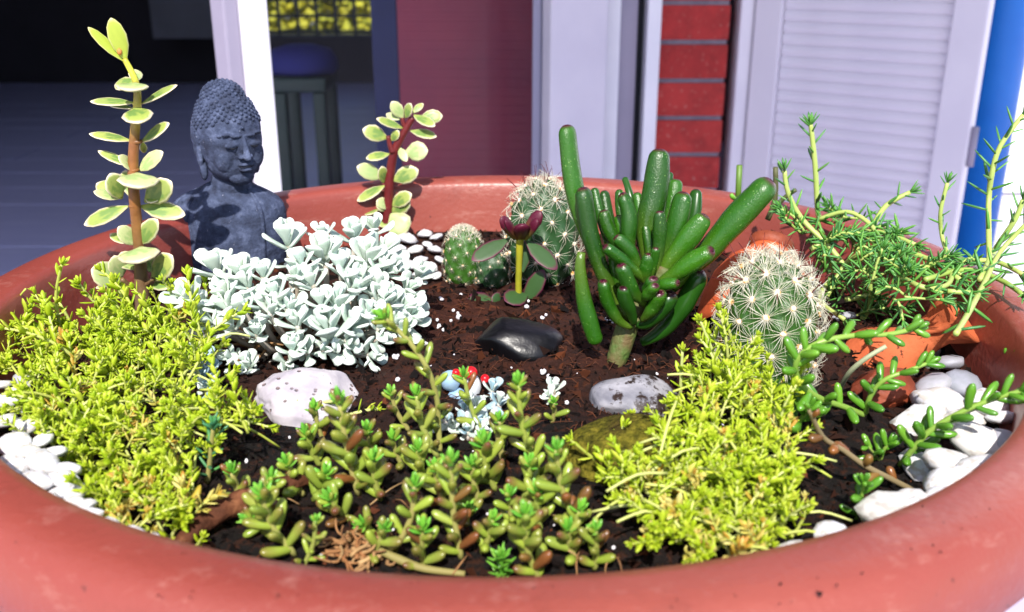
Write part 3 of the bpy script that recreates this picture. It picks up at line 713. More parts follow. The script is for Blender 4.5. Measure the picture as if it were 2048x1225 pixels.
# ears (long lobes)
for s_ in (-1, 1):
    ep = [(V((s_*.0206, .004, .004)), (.0022, .0052, .0060), None), (V((s_*.0200, .0032, -.006)), (.0020, .0040, .0085), None), (V((s_*.0184, .0030, -.017)), (.0026, .0034, .0064), None), (V((s_*.0216, .0055, .0050)), (.0012, .0052, .0064), None)]
    link('ear', remesh('ear', ep, .0005, 3, m_slate, MH), bud)
# eyelid slits and mouth line, their groove shade put into dark tubes
t = plain('slate_groove_shade', '14161E', '1C1F2A', 80, rough=.9)
g = Geo()
for s_ in (-1, 1): g.tube([MH @ V((s_*x, y, z)) for x, y, z in ((.0042, -.0226, .0002), (.0078, -.02345, -.0006), (.0118, -.0210, .0002))], [.0002, .00042, .0002], 5)
g.tube([MH @ V(p) for p in ((-.0050, -.0236, -.0121), (-.0022, -.02465, -.01265), (0, -.0248, -.0123), (.0022, -.02465, -.01265), (.0050, -.0236, -.0121))], .00032, 5)
g.obj('groove_shade_lines', t, bud)
# hair: cap of curls and topknot
hair = remesh('hair', [(V((0, .003, .0165)), (.0188, .0202, .0165), None), (V((0, .002, .0085)), (.0216, .0236, .0205), None), (V((0, .004, .0250)), (.0142, .0146, .0128), None), (V((0, .007, -.004)), (.0212, .0190, .0150), None)], .0007, 3, m_slate, MH)
hr = link('hair', hair, bud)
g = Geo(); n_ = 620
def hairline(d): return d.y > -.25 or d.z > .40+.12*d.x*d.x
cpts = []
for i in range(n_):
    z = 1-2*(i+.5)/n_; r = math.sqrt(1-z*z); a = i*2.39996; d = V((r*cos(a), r*sin(a), z))
    p = V((d.x*.0216, .002+d.y*.0236, .0085+d.z*.0205))
    if p.z < -.010 or (p.y < -.0005 and p.z < .0148-.35*max(0, (abs(p.x)-.012))): continue
    if V((p.x/.0142, (p.y-.004)/.0146, (p.z-.025)/.0128)).length < .95: continue
    e_ = V((p.x/.0188, (p.y-.003)/.0202, (p.z-.0165)/.0165)).length
    if e_ < 1: p = V((0, .003, .0165))+(p-V((0, .003, .0165)))/e_
    cpts.append(p)
for i in range(270):
    z = 1-2*(i+.5)/270; r = math.sqrt(1-z*z); a = i*2.39996; p = V((r*cos(a)*.0142, .004+r*sin(a)*.0146, .0250+z*.0128))
    if z > .05: cpts.append(p)
g2 = Geo()
R = random.Random(2)
for p in cpts: g2.add(ICO, MH @ Matrix.Translation(p) @ Matrix.Rotation(R.random()*6, 4, 'Z') @ Matrix.Diagonal((.00145, .00145, .0014, 1)))
q = g2.obj('hair_curls', m_slate); q.parent = hr; q.location = (0, 0, 0)
# torso with robe
g = Geo(); rows = [(362,44,.9),(372,52,.85),(384,84,.66),(398,108,.58),(418,118,.60),(445,121,.64),(480,122,.68),(520,121,.70),(570,120,.70),(610,120,.70)]
NN = 72; vs = []; c_x = at(459, 450, YB).x
for py, hw, dp in rows:
    c = at(457, py, YB+.004); rr = hw*u
    for j in range(NN):
        a = 2*pi*j/NN; x, y = cos(a), sin(a)
        fold = 0
        if x < -.35 and py > 380: fold = .0010*sin(a*26+py*.02)
        if y < 0 and -.35 < x < .55 and py > 425: fold += .0005*sin(py*.16+x*5)
        vs.append((c.x+x*(rr+fold), c.y+y*(rr*dp+fold), c.z))
fs = [(i*NN+j, i*NN+(j+1) % NN, (i+1)*NN+(j+1) % NN, (i+1)*NN+j) for i in range(len(rows)-1) for j in range(NN)]
fs = [f[::-1] for f in fs]; fs.append(tuple(range(NN)))
g.add((vs, fs, [0]*len(vs), [0]*len(vs))); to = g.obj('robe', m_slate, bud)
sm = to.modifiers.new('s', 'SUBSURF'); sm.levels = sm.render_levels = 2
def chest(px, py, push=.001):      # a point on the front of the torso
    i = max(k for k in range(len(rows)) if rows[k][0] <= py); i = min(i, len(rows)-2); f = (py-rows[i][0])/(rows[i+1][0]-rows[i][0])
    hw = rows[i][1]+(rows[i+1][1]-rows[i][1])*f; dp = rows[i][2]+(rows[i+1][2]-rows[i][2])*f
    c = at(457, py, YB+.004); x = (px-457)/hw; y = -math.sqrt(max(0, 1-x*x)); return V((c.x+x*hw*u, c.y+y*hw*u*dp-push, c.z))
g = Geo()
for pts in ([(500,372),(522,390),(536,415),(542,450),(545,500),(545,550)], [(395,384),(390,410),(384,445),(380,490),(378,540)], [(372,395),(366,430),(362,480),(360,540)], [(352,410),(348,440),(346,500)]):
    g.tube(smoothline([chest(*p, .0) for p in pts], 5), [.0010, .0016, .0014, .0010], 8)
g.obj('robe_fold', m_slate, bud)

# ================================================================== CACTI
m_skin = leafmat('cactus_skin', ['2A5214', '3A661C'], rough=.5, trans=0, noise_s=40)
m_skin2 = leafmat('cactus_skin_dark', ['1E3C1E', '2A4E28'], rough=.5, trans=0, noise_s=40)
m_sp = leafmat('pale_spine', ['EFEADB', 'E6DEC6', 'F4F1EA'], rough=.5, trans=.15)
m_spr = plain('dark_red_spine', '4A1016', '6A1C20', 200, rough=.5)
m_wool = plain('areole_wool', 'F4EBDC', 'E0A050', 3, rough=.9, lo=.4, hi=.6)
m_wool2 = plain('amber_areole', 'D9964A', 'C47A32', 260, rough=.9)
def spine_mesh(R, n, L, hook, white, m0=None):
    g = Geo(); g.add(ICO, Matrix.Diagonal((.19*L, .19*L, .15*L, 1)), 1)
    for i in range(n):
        a = 2*pi*i/n+R.uniform(-.15, .15); e = R.uniform(.12, .5); d = V((cos(a)*cos(e), sin(a)*cos(e), sin(e))); l = L*R.uniform(.75, 1.1)
        g.add(tube_tpl([d*.04*L, d*l*.6+V((0, 0, .04*L)), d*l+V((0, 0, -.02*L))], [.017*L, .013*L, .004*L], 3, False), None, 0)
    for i in range(hook):
        d = V((R.gauss(0, .4), R.gauss(0, .4), 1)).normalized()
        g.add(tube_tpl([V((0, 0, 0)), d*L*.6, d*L*1.2, d*L*1.25+V((.12*L, 0, -.06*L))], [.028*L, .022*L, .014*L, .006*L], 4, False), None, 2)
    return g
def cactus(name, label, base, H, RX, n, sp, skin, seed, tub=.10, hooktop=True, lean=0.0, woolly=False, spl=None):
    R = random.Random(seed); root = thing(name, label, 'cactus', base)
    pts = []
    for i in range(n):
        t_ = (i+.5)/n; a = i*2.39996; v = 1-t_*.98           # t=0 at the top
        ph = math.acos(max(-1, min(1, 1-1.75*t_))); pts.append(V((sin(ph)*cos(a), sin(ph)*sin(a), cos(ph))))
    def surf(d):
        s_ = V((d.x*RX, d.y*RX, d.z*H*.5)); return s_
    g = Geo(); bm = bmesh.new(); bmesh.ops.create_uvsphere(bm, u_segments=96, v_segments=64, radius=1)
    for v in bm.verts:
        d = v.co.normalized(); mx = max(d.dot(p) for p in pts); b = math.exp(-(math.acos(min(1, mx))/.16)**2)
        f = 1+tub*b-.02
        zz = d.z
        x, y = d.x*RX*f, d.y*RX*f
        if zz < 0: k_ = math.sqrt(max(1e-6, 1-zz*zz)); x, y = x/k_*(k_**.45), y/k_*(k_**.45)
        v.co = V((x+lean*(zz+1)*H*.5, y, H*.5+zz*H*.5*f))
    me = bpy.data.meshes.new('body'); bm.to_mesh(me); bm.free(); me.materials.append(skin); me.polygons.foreach_set('use_smooth', [True]*len(me.polygons))
    b = link('body', me, root, (0, 0, 0))
    kinds = [spine_mesh(R, sp, 1, 0, True).mesh('areole', [m_sp, m_wool, m_spr]) for _ in range(3)]
    kindt = [spine_mesh(R, sp+6, 1.1, (2 if skin is m_skin2 else 1) if hooktop else 0, True).mesh('areole', [m_sp, m_wool, m_spr]) for _ in range(3)]
    for p in pts:
        zz = p.z; f = 1+tub
        x, y = p.x*RX*f, p.y*RX*f
        if zz < 0: k_ = math.sqrt(max(1e-6, 1-zz*zz)); x, y = x/k_*(k_**.45), y/k_*(k_**.45)
        q = V((x+lean*(zz+1)*H*.5, y, H*.5+zz*H*.5*f)); nrm = V((p.x/RX, p.y/RX, p.z/(H*.5)*(1 if zz > 0 else .5))).normalized()
        s_ = (spl or .28*RX)*R.uniform(.85, 1.15)*(.9 if zz > .8 else 1)
        Mx = Matrix.Translation(q) @ V((0, 0, 1)).rotation_difference(nrm).to_matrix().to_4x4() @ Matrix.Rotation(R.random()*6, 4, 'Z') @ Matrix.Scale(s_, 4)
        o = bpy.data.objects.new('areole', R.choice(kindt if zz > .55 else kinds)); COL.objects.link(o); o.parent = root; o.matrix_basis = Mx
    if woolly:
        g = Geo()
        for _ in range(260):
            d = V((R.gauss(0, .5), R.gauss(0, .5), 1)).normalized(); q = V((d.x*RX+lean*H, d.y*RX, H*.5+d.z*H*.5)); e = (d+V((R.gauss(0, .5), R.gauss(0, .5), .3))).normalized()
            g.add(tube_tpl([q, q+e*RX*.16, q+e*RX*.28], [.00022, .00018, .00006], 3, False))
        g.obj('crown_wool', m_sp, root, (0, 0, 0))
    return root
pb = on(1560, 785); u = pxm(pb); pb = pb+V((0, .022, 0)); pb.z = soil_z(pb.x, pb.y)-.006
cactus('cactus', 'plump round green cactus with white star spines in front of the leaning clay pot', pb, 282*u, 90*u, 74, 24, m_skin, 3, .12, True, -.04, True, .46*90*u)
pb = on(1085, 560); u = pxm(pb); pb.z = soil_z(pb.x, pb.y)-.003
cactus('cactus', 'dark spiny ball cactus at the back wall behind the purple-edged seedling', pb, 205*u, 66*u, 66, 13, m_skin2, 5, .12, True, .0, True, .40*66*u)
pb = on(928, 562); u = pxm(pb); pb.z = soil_z(pb.x, pb.y)-.003
cactus('cactus', 'smallest cactus with a white woolly top beside the white pebbles', pb, 118*u, 38*u, 60, 12, m_skin, 8, .10, False, .0, True, .30*38*u)
pb = on(985, 572); u = pxm(pb); pb.z = soil_z(pb.x, pb.y)-.003
cactus('cactus', 'low amber-spined cactus offset between the two back cacti', pb, 84*u, 32*u, 44, 12, m_skin2, 9, .10, False, .0, False, .34*32*u)
# ================================================================== JADE SHRUBS
m_jade = leafmat('variegated_leaf', ['93A34E', 'A4B258', '9AAA5C', 'B0BA62'], edge='EFE2C2', rough=.38, trans=.12, noise_s=2.2, spots='6E8C46', edge_pos=(.5, .9))
m_jadep = leafmat('pale_leaf', ['BCC68A', 'C8CE96', 'B0BE80'], edge='EFE2C0', rough=.4, trans=.12, noise_s=2.2, spots='9DB474', edge_pos=(.62, .97))
m_jadey = leafmat('young_leaf', ['B8C84C', 'C4D05A'], edge='E4E09A', rough=.36, trans=.2, noise_s=2, edge_pos=(.6, .97))
JM = {k: tpl_mesh('leaf', ROUNDL, m) for k, m in (('j', m_jade), ('p', m_jadep), ('y', m_jadey))}
def hand_leaf(root, bpx, tpx, wpx, Y, dz=0.0, face=.6, kind='j', up=None, name='leaf', thick=1.05, meshes=JM, db=0.0):
    b = at(bpx[0], bpx[1], Y-db); t_ = at(tpx[0], tpx[1], Y-db-dz); ax = t_-b; L = ax.length
    toc = (CAM-b).normalized(); n_ = toc*face+V((0, 0, 1))*(1-face) if up is None else V(up)
    W = wpx*pxm(b)*rnd.uniform(1.0, 1.22); ax = ax+ax.orthogonal()*rnd.uniform(-.06, .06); n_ = n_+V((rnd.gauss(0, .12), rnd.gauss(0, .12), 0))
    return place(name, meshes[kind], frame(b, ax, n_, L, W*1.02, W*thick), root)
YJ = on(287, 628).y
J = thing('jade_shrub', 'tall cream and green leaved jade stem at the far left before the dark room', 'succulent', on(287, 628))
t = NT('jade_stem'); sx = t.n('SeparateXYZ'); t.l(t.coords(), sx.inputs[0])
f = t.ramp(t.math('MULTIPLY', t.math('SUBTRACT', sx.outputs[2], .205), 7.0), [(0.02, '6B5A4A'), (.2, '7E6440'), (.45, '94602F'), (.68, '8E5A32'), (.82, 'B4A83A'), (1, 'C8CC3C')])
t.color(t.mix(t.ramp(t.noise(90, 4), [(.4, 0.0), (.7, .75)]), f, '5E3A22')); t.rough(.45); t.bump(t.noise(200, 3), .0006); m_js = t.m
g = Geo(); P = smoothline([at(x, y, YJ-d) for x, y, d in ((288,635,0),(283,570,0),(279,500,.0),(269,400,.002),(266,330,.002),(271,250,.002),(275,205,.002),(271,163,.001),(249,118,.0))], 5); u = pxm(P[0])
g.tube(P, [17*u, 14*u, 11*u, 10.5*u, 10*u, 9*u, 7.5*u, 6*u, 5*u], 12)
g.tube(smoothline([at(272,574,YJ), at(256,570,YJ-.004), at(243,558,YJ-.007)], 3), [7*u, 6*u, 4*u], 8)
g.tube(smoothline([at(284,574,YJ), at(298,565,YJ-.002), at(305,558,YJ-.004)], 3), [6*u, 4*u], 8)
for y_ in (208, 284, 340, 412): 
    c = at(274 if y_ < 300 else 268, y_, YJ-.002); q = .8 if y_ < 250 else 1; g.add(lathe_tpl([(8.6*q*u, -3*u), (10.8*q*u, 0), (8.6*q*u, 3*u)], 12), Matrix.Translation(c))
g.obj('stem', m_js, J)
hl = lambda *a, **k: hand_leaf(J, *a[:3], YJ, *a[3:], **k)
hl((252,121),(222,36),34,.002,.9,kind='y'); hl((246,122),(176,55),24,.004,.55,kind='y')
hl((270,166),(232,172),30,-.004,.5,kind='j'); hl((272,164),(271,140),24,-.006,.6,kind='p')
hl((271,168),(262,186),54,.011,.45,kind='p',db=.003)
hl((268,206),(181,204),26,.004,.40); hl((283,208),(356,169),28,.003,.42)
hl((268,218),(219,216),22,-.006,.3); hl((273,216),(281,250),60,.012,.55,kind='j',db=.003)
hl((262,282),(178,272),27,.003,.40); hl((283,284),(342,254),31,.003,.48); hl((285,284),(287,309),15,-.008,.5)
hl((271,340),(236,312),26,.006,.5,kind='p'); hl((264,334),(194,307),20,-.003,.45); hl((276,342),(329,309),30,.004,.55,kind='p')
hl((243,398),(219,346),42,.004,.8); hl((238,398),(187,384),26,.004,.45,kind='p'); hl((238,392),(196,366),30,-.003,.6)
hl((274,348),(280,382),68,.013,.6,kind='p',db=.003); hl((290,404),(345,358),46,.004,.85); hl((290,396),(322,400),30,.002,.5); hl((262,395),(246,342),26,-.008,.6)
hl((256,413),(171,455),34,.004,.62); hl((281,413),(369,438),36,.003,.62)
hl((273,490),(233,456),31,.005,.85,kind='p'); hl((276,490),(315,438),32,.005,.7); hl((262,488),(222,468),24,-.006,.6)
hl((282,496),(279,533),68,.013,.75,kind='p',db=.003); hl((270,540),(244,506),36,-.005,.8)
hl((243,564),(181,538),46,.008,.85,kind='p'); hl((243,556),(226,511),32,.004,.6,kind='p'); hl((243,564),(193,581),18,.006,.3)
hl((304,561),(344,510),46,.006,.85); hl((300,574),(353,563),28,-.003,.6); hl((299,545),(306,515),24,-.006,.7)
g = Geo(); g.add(ICO, Matrix.Translation(at(239,104,YJ-.002)) @ Matrix.Diagonal((5*u, 4*u, 7*u, 1))); g.obj('bud', plain('orange_bud', 'D08848', 'C07838'), J)
YS = on(772, 480).y
J2 = thing('jade_shrub', 'small branching jade with a dark red stem at the back rim', 'succulent', on(772, 480))
g = Geo(); u = pxm(on(772, 480)); m_rs = plain('maroon_stem', '5A161C', '6E2424', 120, rough=.45, bump=.0004)
g.tube(smoothline([at(x, y, YS) for x, y in ((770,482),(774,430),(777,398),(779,360),(787,309),(800,280),(814,255),(826,236))], 4), [11*u, 10*u, 9.5*u, 9*u, 8*u, 7*u, 6*u], 10)
g.tube(smoothline([at(x, y, YS-.002) for x, y in ((786,306),(780,292),(776,272))], 3), [6*u, 5*u, 4*u], 8)
g.tube(smoothline([at(x, y, YS) for x, y in ((812,258),(806,245),(805,236))], 3), [5*u, 4*u], 8)
g.obj('stem', m_rs, J2)
def hz(b, t_, wz, dz, face, kind='j', db=0.0):
    s_ = 2.917; hand_leaf(J2, (600+b[0]/s_, b[1]/s_), (600+t_[0]/s_, t_[1]/s_), wz/s_, YS, dz, face, kind, db=db)
hz((602,692),(528,598),72,.002,.85,'p'); hz((615,690),(648,605),60,.004,.7); hz((655,660),(720,608),40,-.004,.6); hz((662,672),(792,738),66,.008,.6)
hz((700,690),(832,680),84,-.001,.75); hz((600,750),(444,696),58,.006,.5); hz((580,700),(505,668),54,-.004,.6,'p'); hz((510,808),(364,758),84,.003,.7); hz((530,822),(582,766),48,.003,.7)
hz((645,765),(795,808),64,.003,.5); hz((522,900),(384,922),62,.003,.4); hz((575,860),(622,945),44,.006,.5,'p'); hz((612,890),(750,875),100,.002,.9,'p')
hz((480,1040),(328,980),96,.004,.85,'p'); hz((488,1070),(468,972),58,.005,.7,'j'); hz((542,1055),(690,985),92,-.001,.75); hz((494,1085),(330,1168),74,.004,.55); hz((465,1130),(312,1125),40,-.004,.5)
hz((530,1200),(655,1130),82,.004,.8); hz((530,1210),(442,1180),60,.005,.7,'p')
def h3(b, t_, w_, dz, face, kind='j', db=0.0): hand_leaf(J2, b, t_, w_, YS, dz, face, kind, db=db)
h3((782,428),(812,468),52,.006,.85,'p',.002); h3((783,424),(822,402),34,.003,.8); h3((776,420),(752,402),30,.004,.8,'p'); h3((757,420),(728,432),24,.002,.4); h3((776,440),(760,455),22,.004,.5)

# ================================================================== FINGER JADE
m_fin = leafmat('finger_leaf', ['20500C', '2A5E10', '366C12', '1C440C'], tip='4A0C24', rough=.22, trans=.05, noise_s=150, spec=.6, tip_pos=(.79, .88), bump=.00025, speck='8AB060', base='5A7222', rvar=.25)
m_find = leafmat('finger_leaf_shaded', ['1C4410', '245214'], tip='3A0A1E', rough=.3, trans=.04, noise_s=60, tip_pos=(.79, .88))  # darker leaf copy, shade of low and rear fingers put into colour
pb = on(1238, 728); YF0 = pb.y
FJ = thing('finger_jade', 'glossy dark green finger-leaved jade with maroon tips in the bare soil at the centre right', 'succulent', pb)
g = Geo(); u = pxm(pb)
g.tube(smoothline([at(x, y, YF0+d) for x, y, d in ((1226,742,0),(1240,700,.002),(1258,645,.004),(1282,600,.006),(1298,560,.008))], 4), [15*u, 22*u, 23*u, 22*u, 18*u, 12*u], 12)
g.tube(smoothline([at(x, y, YF0+.004) for x, y in ((1285,598),(1318,560),(1330,535))], 3), [18*u, 14*u], 10)
g.tube(smoothline([at(x, y, YF0+.003) for x, y in ((1262,640),(1300,640),(1330,610))], 3), [18*u, 16*u, 12*u], 10)
g.obj('trunk', plain('jade_trunk', '6A5A3A', '4F6A30', 120, rough=.6, bump=.001), FJ)
def finger(pts, w_, d=0.0, lean=0.0, mat=m_fin, flat=.8):
    ps = [at(x, y, YF0+.006+d+lean*i/(len(pts)-1)) for i, (x, y) in enumerate(pts)]
    P = smoothline(ps, 6); uu = pxm(ps[-1])
    prof = [.45, .6, .76, .9, 1.0, 1.06, 1.04, .95]
    R_ = [interp(prof, i/30)*w_*.5*uu for i in range(31)]
    Q = [P[0].lerp(P[0], 0)]; 
    # resample evenly, then close with a rounded tip
    ln = [0]; 
    for i in range(1, len(P)): ln.append(ln[-1]+(P[i]-P[i-1]).length)
    tot = ln[-1]; rt = w_*.5*uu*.9
    def pos(s):
        for i in range(1, len(P)):
            if ln[i] >= s: f = (s-ln[i-1])/max(1e-9, ln[i]-ln[i-1]); return P[i-1].lerp(P[i], f)
        return P[-1].copy()
    pts_, rad = [], []
    for i in range(14):
        s_ = (tot-rt)*i/13; pts_.append(pos(s_)); rad.append(interp(prof, i/13)*w_*.5*uu*(1+.13*noise.noise((i*.33, w_*3.1, pts[0][0]*.11))))
    for k_ in (.35, .6, .8, .92): pts_.append(pos(tot-rt+rt*k_)); rad.append(rad[13]*math.sqrt(max(0, 1-k_*k_)))
    pts_.append(pos(tot-rt*.04)); rad.append(rad[13]*.24); pts_.append(pos(tot-rt*.10)); rad.append(rad[13]*.1)
    vs, fs, es, al = tube_tpl(pts_, rad, 14, True, flat)
    # tube_tpl interpolates radii evenly over points, so give it one radius per point (same count)
    g = Geo(); g.add((vs, fs, es, al)); g.obj('finger_leaf', mat, FJ)
C = (1290, 570)
finger([(1205,545),(1184,498),(1165,440),(1145,357),(1133,249)], 46, .004, .012)
finger([(1262,640),(1237,612),(1205,545),(1180,468),(1165,374)], 44, -.006, .006)
finger([(1240,560),(1203,441),(1188,376)], 18, .008, .012); finger([(1262,545),(1222,450),(1208,381)], 25, .010, .014)
finger([(1275,540),(1245,440),(1238,379)], 20, .014, .014); finger([(1280,500),(1262,400),(1249,355)], 14, .016, .016, m_find)
finger([(1285,560),(1270,545),(1257,491),(1258,430),(1243,386)], 39, .001, .004)
finger([(1296,540),(1284,445),(1273,385)], 20, .008, .012)
finger([(1300,545),(1293,460),(1310,383),(1320,297)], 49, .008, .012)
finger([(1310,520),(1328,430),(1340,344)], 18, .014, .016, m_find); finger([(1316,540),(1340,441),(1353,358)], 29, .012, .014)
finger([(1318,556),(1326,533),(1354,445),(1368,383)], 42, .004, .006); finger([(1345,540),(1370,480),(1386,430),(1393,378)], 32, .012, .012, m_find)
finger([(1320,560),(1335,530),(1376,478),(1413,430)], 45, .0, .0)
finger([(1340,580),(1378,540),(1418,500),(1470,440),(1503,405),(1545,360)], 68, .006, -.004)
finger([(1310,575),(1340,555),(1372,533),(1405,512),(1427,500)], 48, -.006, -.010)
finger([(1300,580),(1325,570),(1358,566)], 30, -.010, -.010); finger([(1306,560),(1312,533),(1319,479),(1319,422)], 27, -.002, .0)
finger([(1300,560),(1308,520),(1312,496)], 19, -.010, -.004); finger([(1290,565),(1291,545),(1300,507)], 29, -.010, -.002)
finger([(1300,540),(1297,490),(1290,450)], 19, .004, .006); finger([(1284,570),(1262,518),(1222,468),(1206,420)], 27, .004, .006)
finger([(1278,560),(1250,480),(1236,430)], 24, .006, .008); finger([(1285,560),(1262,505),(1230,473)], 27, -.002, .0)
finger([(1295,570),(1283,556),(1249,525),(1208,492)], 31, -.008, -.006); finger([(1290,610),(1282,600),(1264,583),(1241,528)], 37, -.012, -.008)
finger([(1163,505),(1160,535),(1167,594),(1178,640),(1194,690)], 33, -.012, -.002); finger([(1283,686),(1320,665),(1352,630),(1387,575),(1402,540)], 52, .004, -.002, m_find)
finger([(1275,650),(1296,645),(1330,610),(1345,585)], 46, -.006, -.006, m_find); finger([(1290,600),(1300,575),(1308,556)], 32, -.012, -.008)
finger([(1300,600),(1322,540),(1312,455)], 24, .004, .004); finger([(1280,600),(1296,590),(1312,570)], 28, -.014, -.012)
finger([(1330,560),(1340,520),(1350,470)], 24, .006, .004, m_find); finger([(1255,600),(1232,560),(1225,505)], 26, -.002, .0)

finger([(1262,655),(1236,640),(1214,600),(1206,560)], 34, -.010, -.006)
finger([(1285,640),(1300,625),(1316,600),(1320,585)], 34, -.012, -.010)
finger([(1268,648),(1262,625),(1250,598),(1246,575)], 30, -.012, -.010, m_find)

# ================================================================== PURPLE-EDGED SEEDLING
m_pur = leafmat('purple_edged_leaf', ['2C4C26', '3A5A2C'], edge='5A1838', rough=.5, trans=.06, noise_s=2, edge_pos=(.45, .85))
m_purr = leafmat('red_leaf', ['7E7C30', '86602E', '764C2A'], tip='56102A', rough=.5, trans=.08, noise_s=2, tip_pos=(.25, .7))
YP = on(1038, 605).y
SD = thing('seedling', 'single upright seedling with red top leaves and purple-edged green leaves behind the black stone', 'succulent', on(1038, 605))
g = Geo(); u = pxm(on(1038, 605)); g.tube(smoothline([at(x, y, YP) for x, y in ((1037,606),(1037,570),(1038,530),(1040,470))], 4), [7*u, 6.5*u, 6.5*u, 8*u], 10)
g.obj('stem', plain('olive_stem', 'A8A02A', '8A8A24', 100, rough=.4), SD)
SDM = {'g': tpl_mesh('leaf', ROUNDL, m_pur), 'r': tpl_mesh('leaf', BEAN, m_purr)}
sl_ = lambda b, t_, w_, dz, face, k='g': hand_leaf(SD, b, t_, w_, YP, dz, face, k, meshes=SDM, thick=.6)
sl_((1018,478),(942,520),34,.010,.55); sl_((1052,482),(1114,540),36,.010,.7); sl_((1046,545),(1050,480),24,-.006,.6)
sl_((1034,476),(998,438),26,.006,.6,'r'); sl_((1036,477),(1006,446),22,.012,.6,'r'); sl_((1041,477),(1046,446),30,.012,.7,'r'); sl_((1042,474),(1036,448),24,.002,.7,'r'); sl_((1046,476),(1085,424),26,.002,.6,'r'); sl_((1048,478),(1080,440),24,.009,.6,'r')
sl_((1035,600),(1018,590),0.1,.01,.5); sl_((1055,590),(1010,606),38,.010,.4); sl_((1048,608),(1086,540),34,.002,.8); sl_((998,606),(928,618),58,.008,.85); sl_((1000,604),(985,590),24,.0,.6)

# ================================================================== SILVER STONECROP
m_sil = leafmat('silver_leaf', ['D8E6DE', 'E2ECE4', 'CCDED8', 'DEE8DC', 'D4E4DE'], edge='EEF4F0', rough=.65, trans=.12, noise_s=2.5, edge_pos=(.7, 1.0), spec=.3)
m_silb = leafmat('bluish_leaf', ['9FBFD0', 'AECAD6', '8FB2CA'], edge='C6D8E0', rough=.65, trans=.12, noise_s=2.5, edge_pos=(.7, 1.0), spec=.3)
m_sst = leafmat('chalky_stem', ['CFC6BE', 'BDB2A8', 'A89888'], rough=.8, trans=0, noise_s=60)
SPOON = leaf_tpl([(0, .12, .06, 0), (.3, .17, .07, .02), (.58, .34, .075, .06), (.78, .47, .07, .10), (.92, .40, .08, .13), (.985, .2, .05, .14), (1, .06, .02, .14)], 8, .12)
SM = tpl_mesh('leaf', SPOON, m_sil); SMB = tpl_mesh('leaf', SPOON, m_silb)
cen = on(600, 665); AX = V((285*pxm(cen), .062, .062))
def on_dome(px, py):
    d = ray(px, py).normalized(); o = CAM-V((cen.x, cen.y+.01, cen.z-.004))
    dd = V((d.x/AX.x, d.y/AX.y, d.z/AX.z)); oo = V((o.x/AX.x, o.y/AX.y, o.z/AX.z))
    a, b, c = dd.dot(dd), 2*dd.dot(oo), oo.dot(oo)-1; D = b*b-4*a*c
    t_ = (-b-math.sqrt(D))/(2*a) if D > 0 else -b/(2*a)
    return CAM+d*t_
ros = [(431,529,-.3,-1,60,9),(370,589,-.5,-.8,56,8),(398,609,-.1,-1,46,7),(483,537,.1,-1,50,8),(574,472,0,-1,64,9),(525,544,0,-.8,46,8),(646,498,-.1,-1,60,10),(708,462,0,-1,52,9),(734,508,.2,-1,60,10),(643,462,-.1,-1,38,7),
 (770,495,.6,-.8,50,8),(783,540,.9,-.4,50,8),(715,557,.2,-1,56,9),(620,557,-.2,-1,50,9),(548,583,-.2,-.8,50,9),(483,612,-.3,-.9,50,9),(447,583,-.4,-.8,46,8),(541,615,.1,-.8,46,8),(577,609,.2,-.7,46,8),(512,661,.1,-.5,38,8),
 (653,648,-.2,-1,66,10),(708,642,.5,-.6,52,9),(698,684,.3,.1,46,8),(813,612,.3,-.9,52,9),(829,635,.7,-.3,46,8),(783,596,.3,-.8,46,8),(754,570,.2,-.9,48,8),(675,599,.1,-1,52,9),(584,691,0,-.7,48,9),(577,730,.2,.1,36,7),(496,726,0,-.4,42,9),(486,749,.1,-.2,38,8),
 (457,713,-.4,-.3,34,7),(747,710,.7,.1,46,7),(741,743,.7,.2,34,5),(767,678,.5,-.1,42,7),(600,520,-.1,-1,46,8),(680,530,.0,-1,50,8),(590,640,-.1,-.7,46,8),(640,600,-.1,-.8,46,8),(520,600,-.2,-.7,42,8),(820,575,.6,-.6,44,8),(795,640,.4,-.5,42,8),(740,620,.3,-.6,44,8),(760,650,.4,-.4,40,7),(420,640,-.5,-.4,42,7),(460,650,-.2,-.4,40,7),(610,700,.0,-.2,40,7),(655,700,.2,0,40,7)]
for k in range(12):
    px_, py_ = sample([(380,560),(470,520),(560,490),(640,450),(760,450),(840,540),(840,640),(770,690),(640,690),(480,650),(400,620)], 1, R)[0]
    ros.append((px_, py_, R.uniform(-.5, .5)+(px_-600)/500, -R.uniform(.4, 1), R.uniform(38, 56), 8))
SC1 = thing('silver_stonecrop', 'broad clump of chalky white spoon-leaved stonecrop in front of the statue', 'succulent', cen)
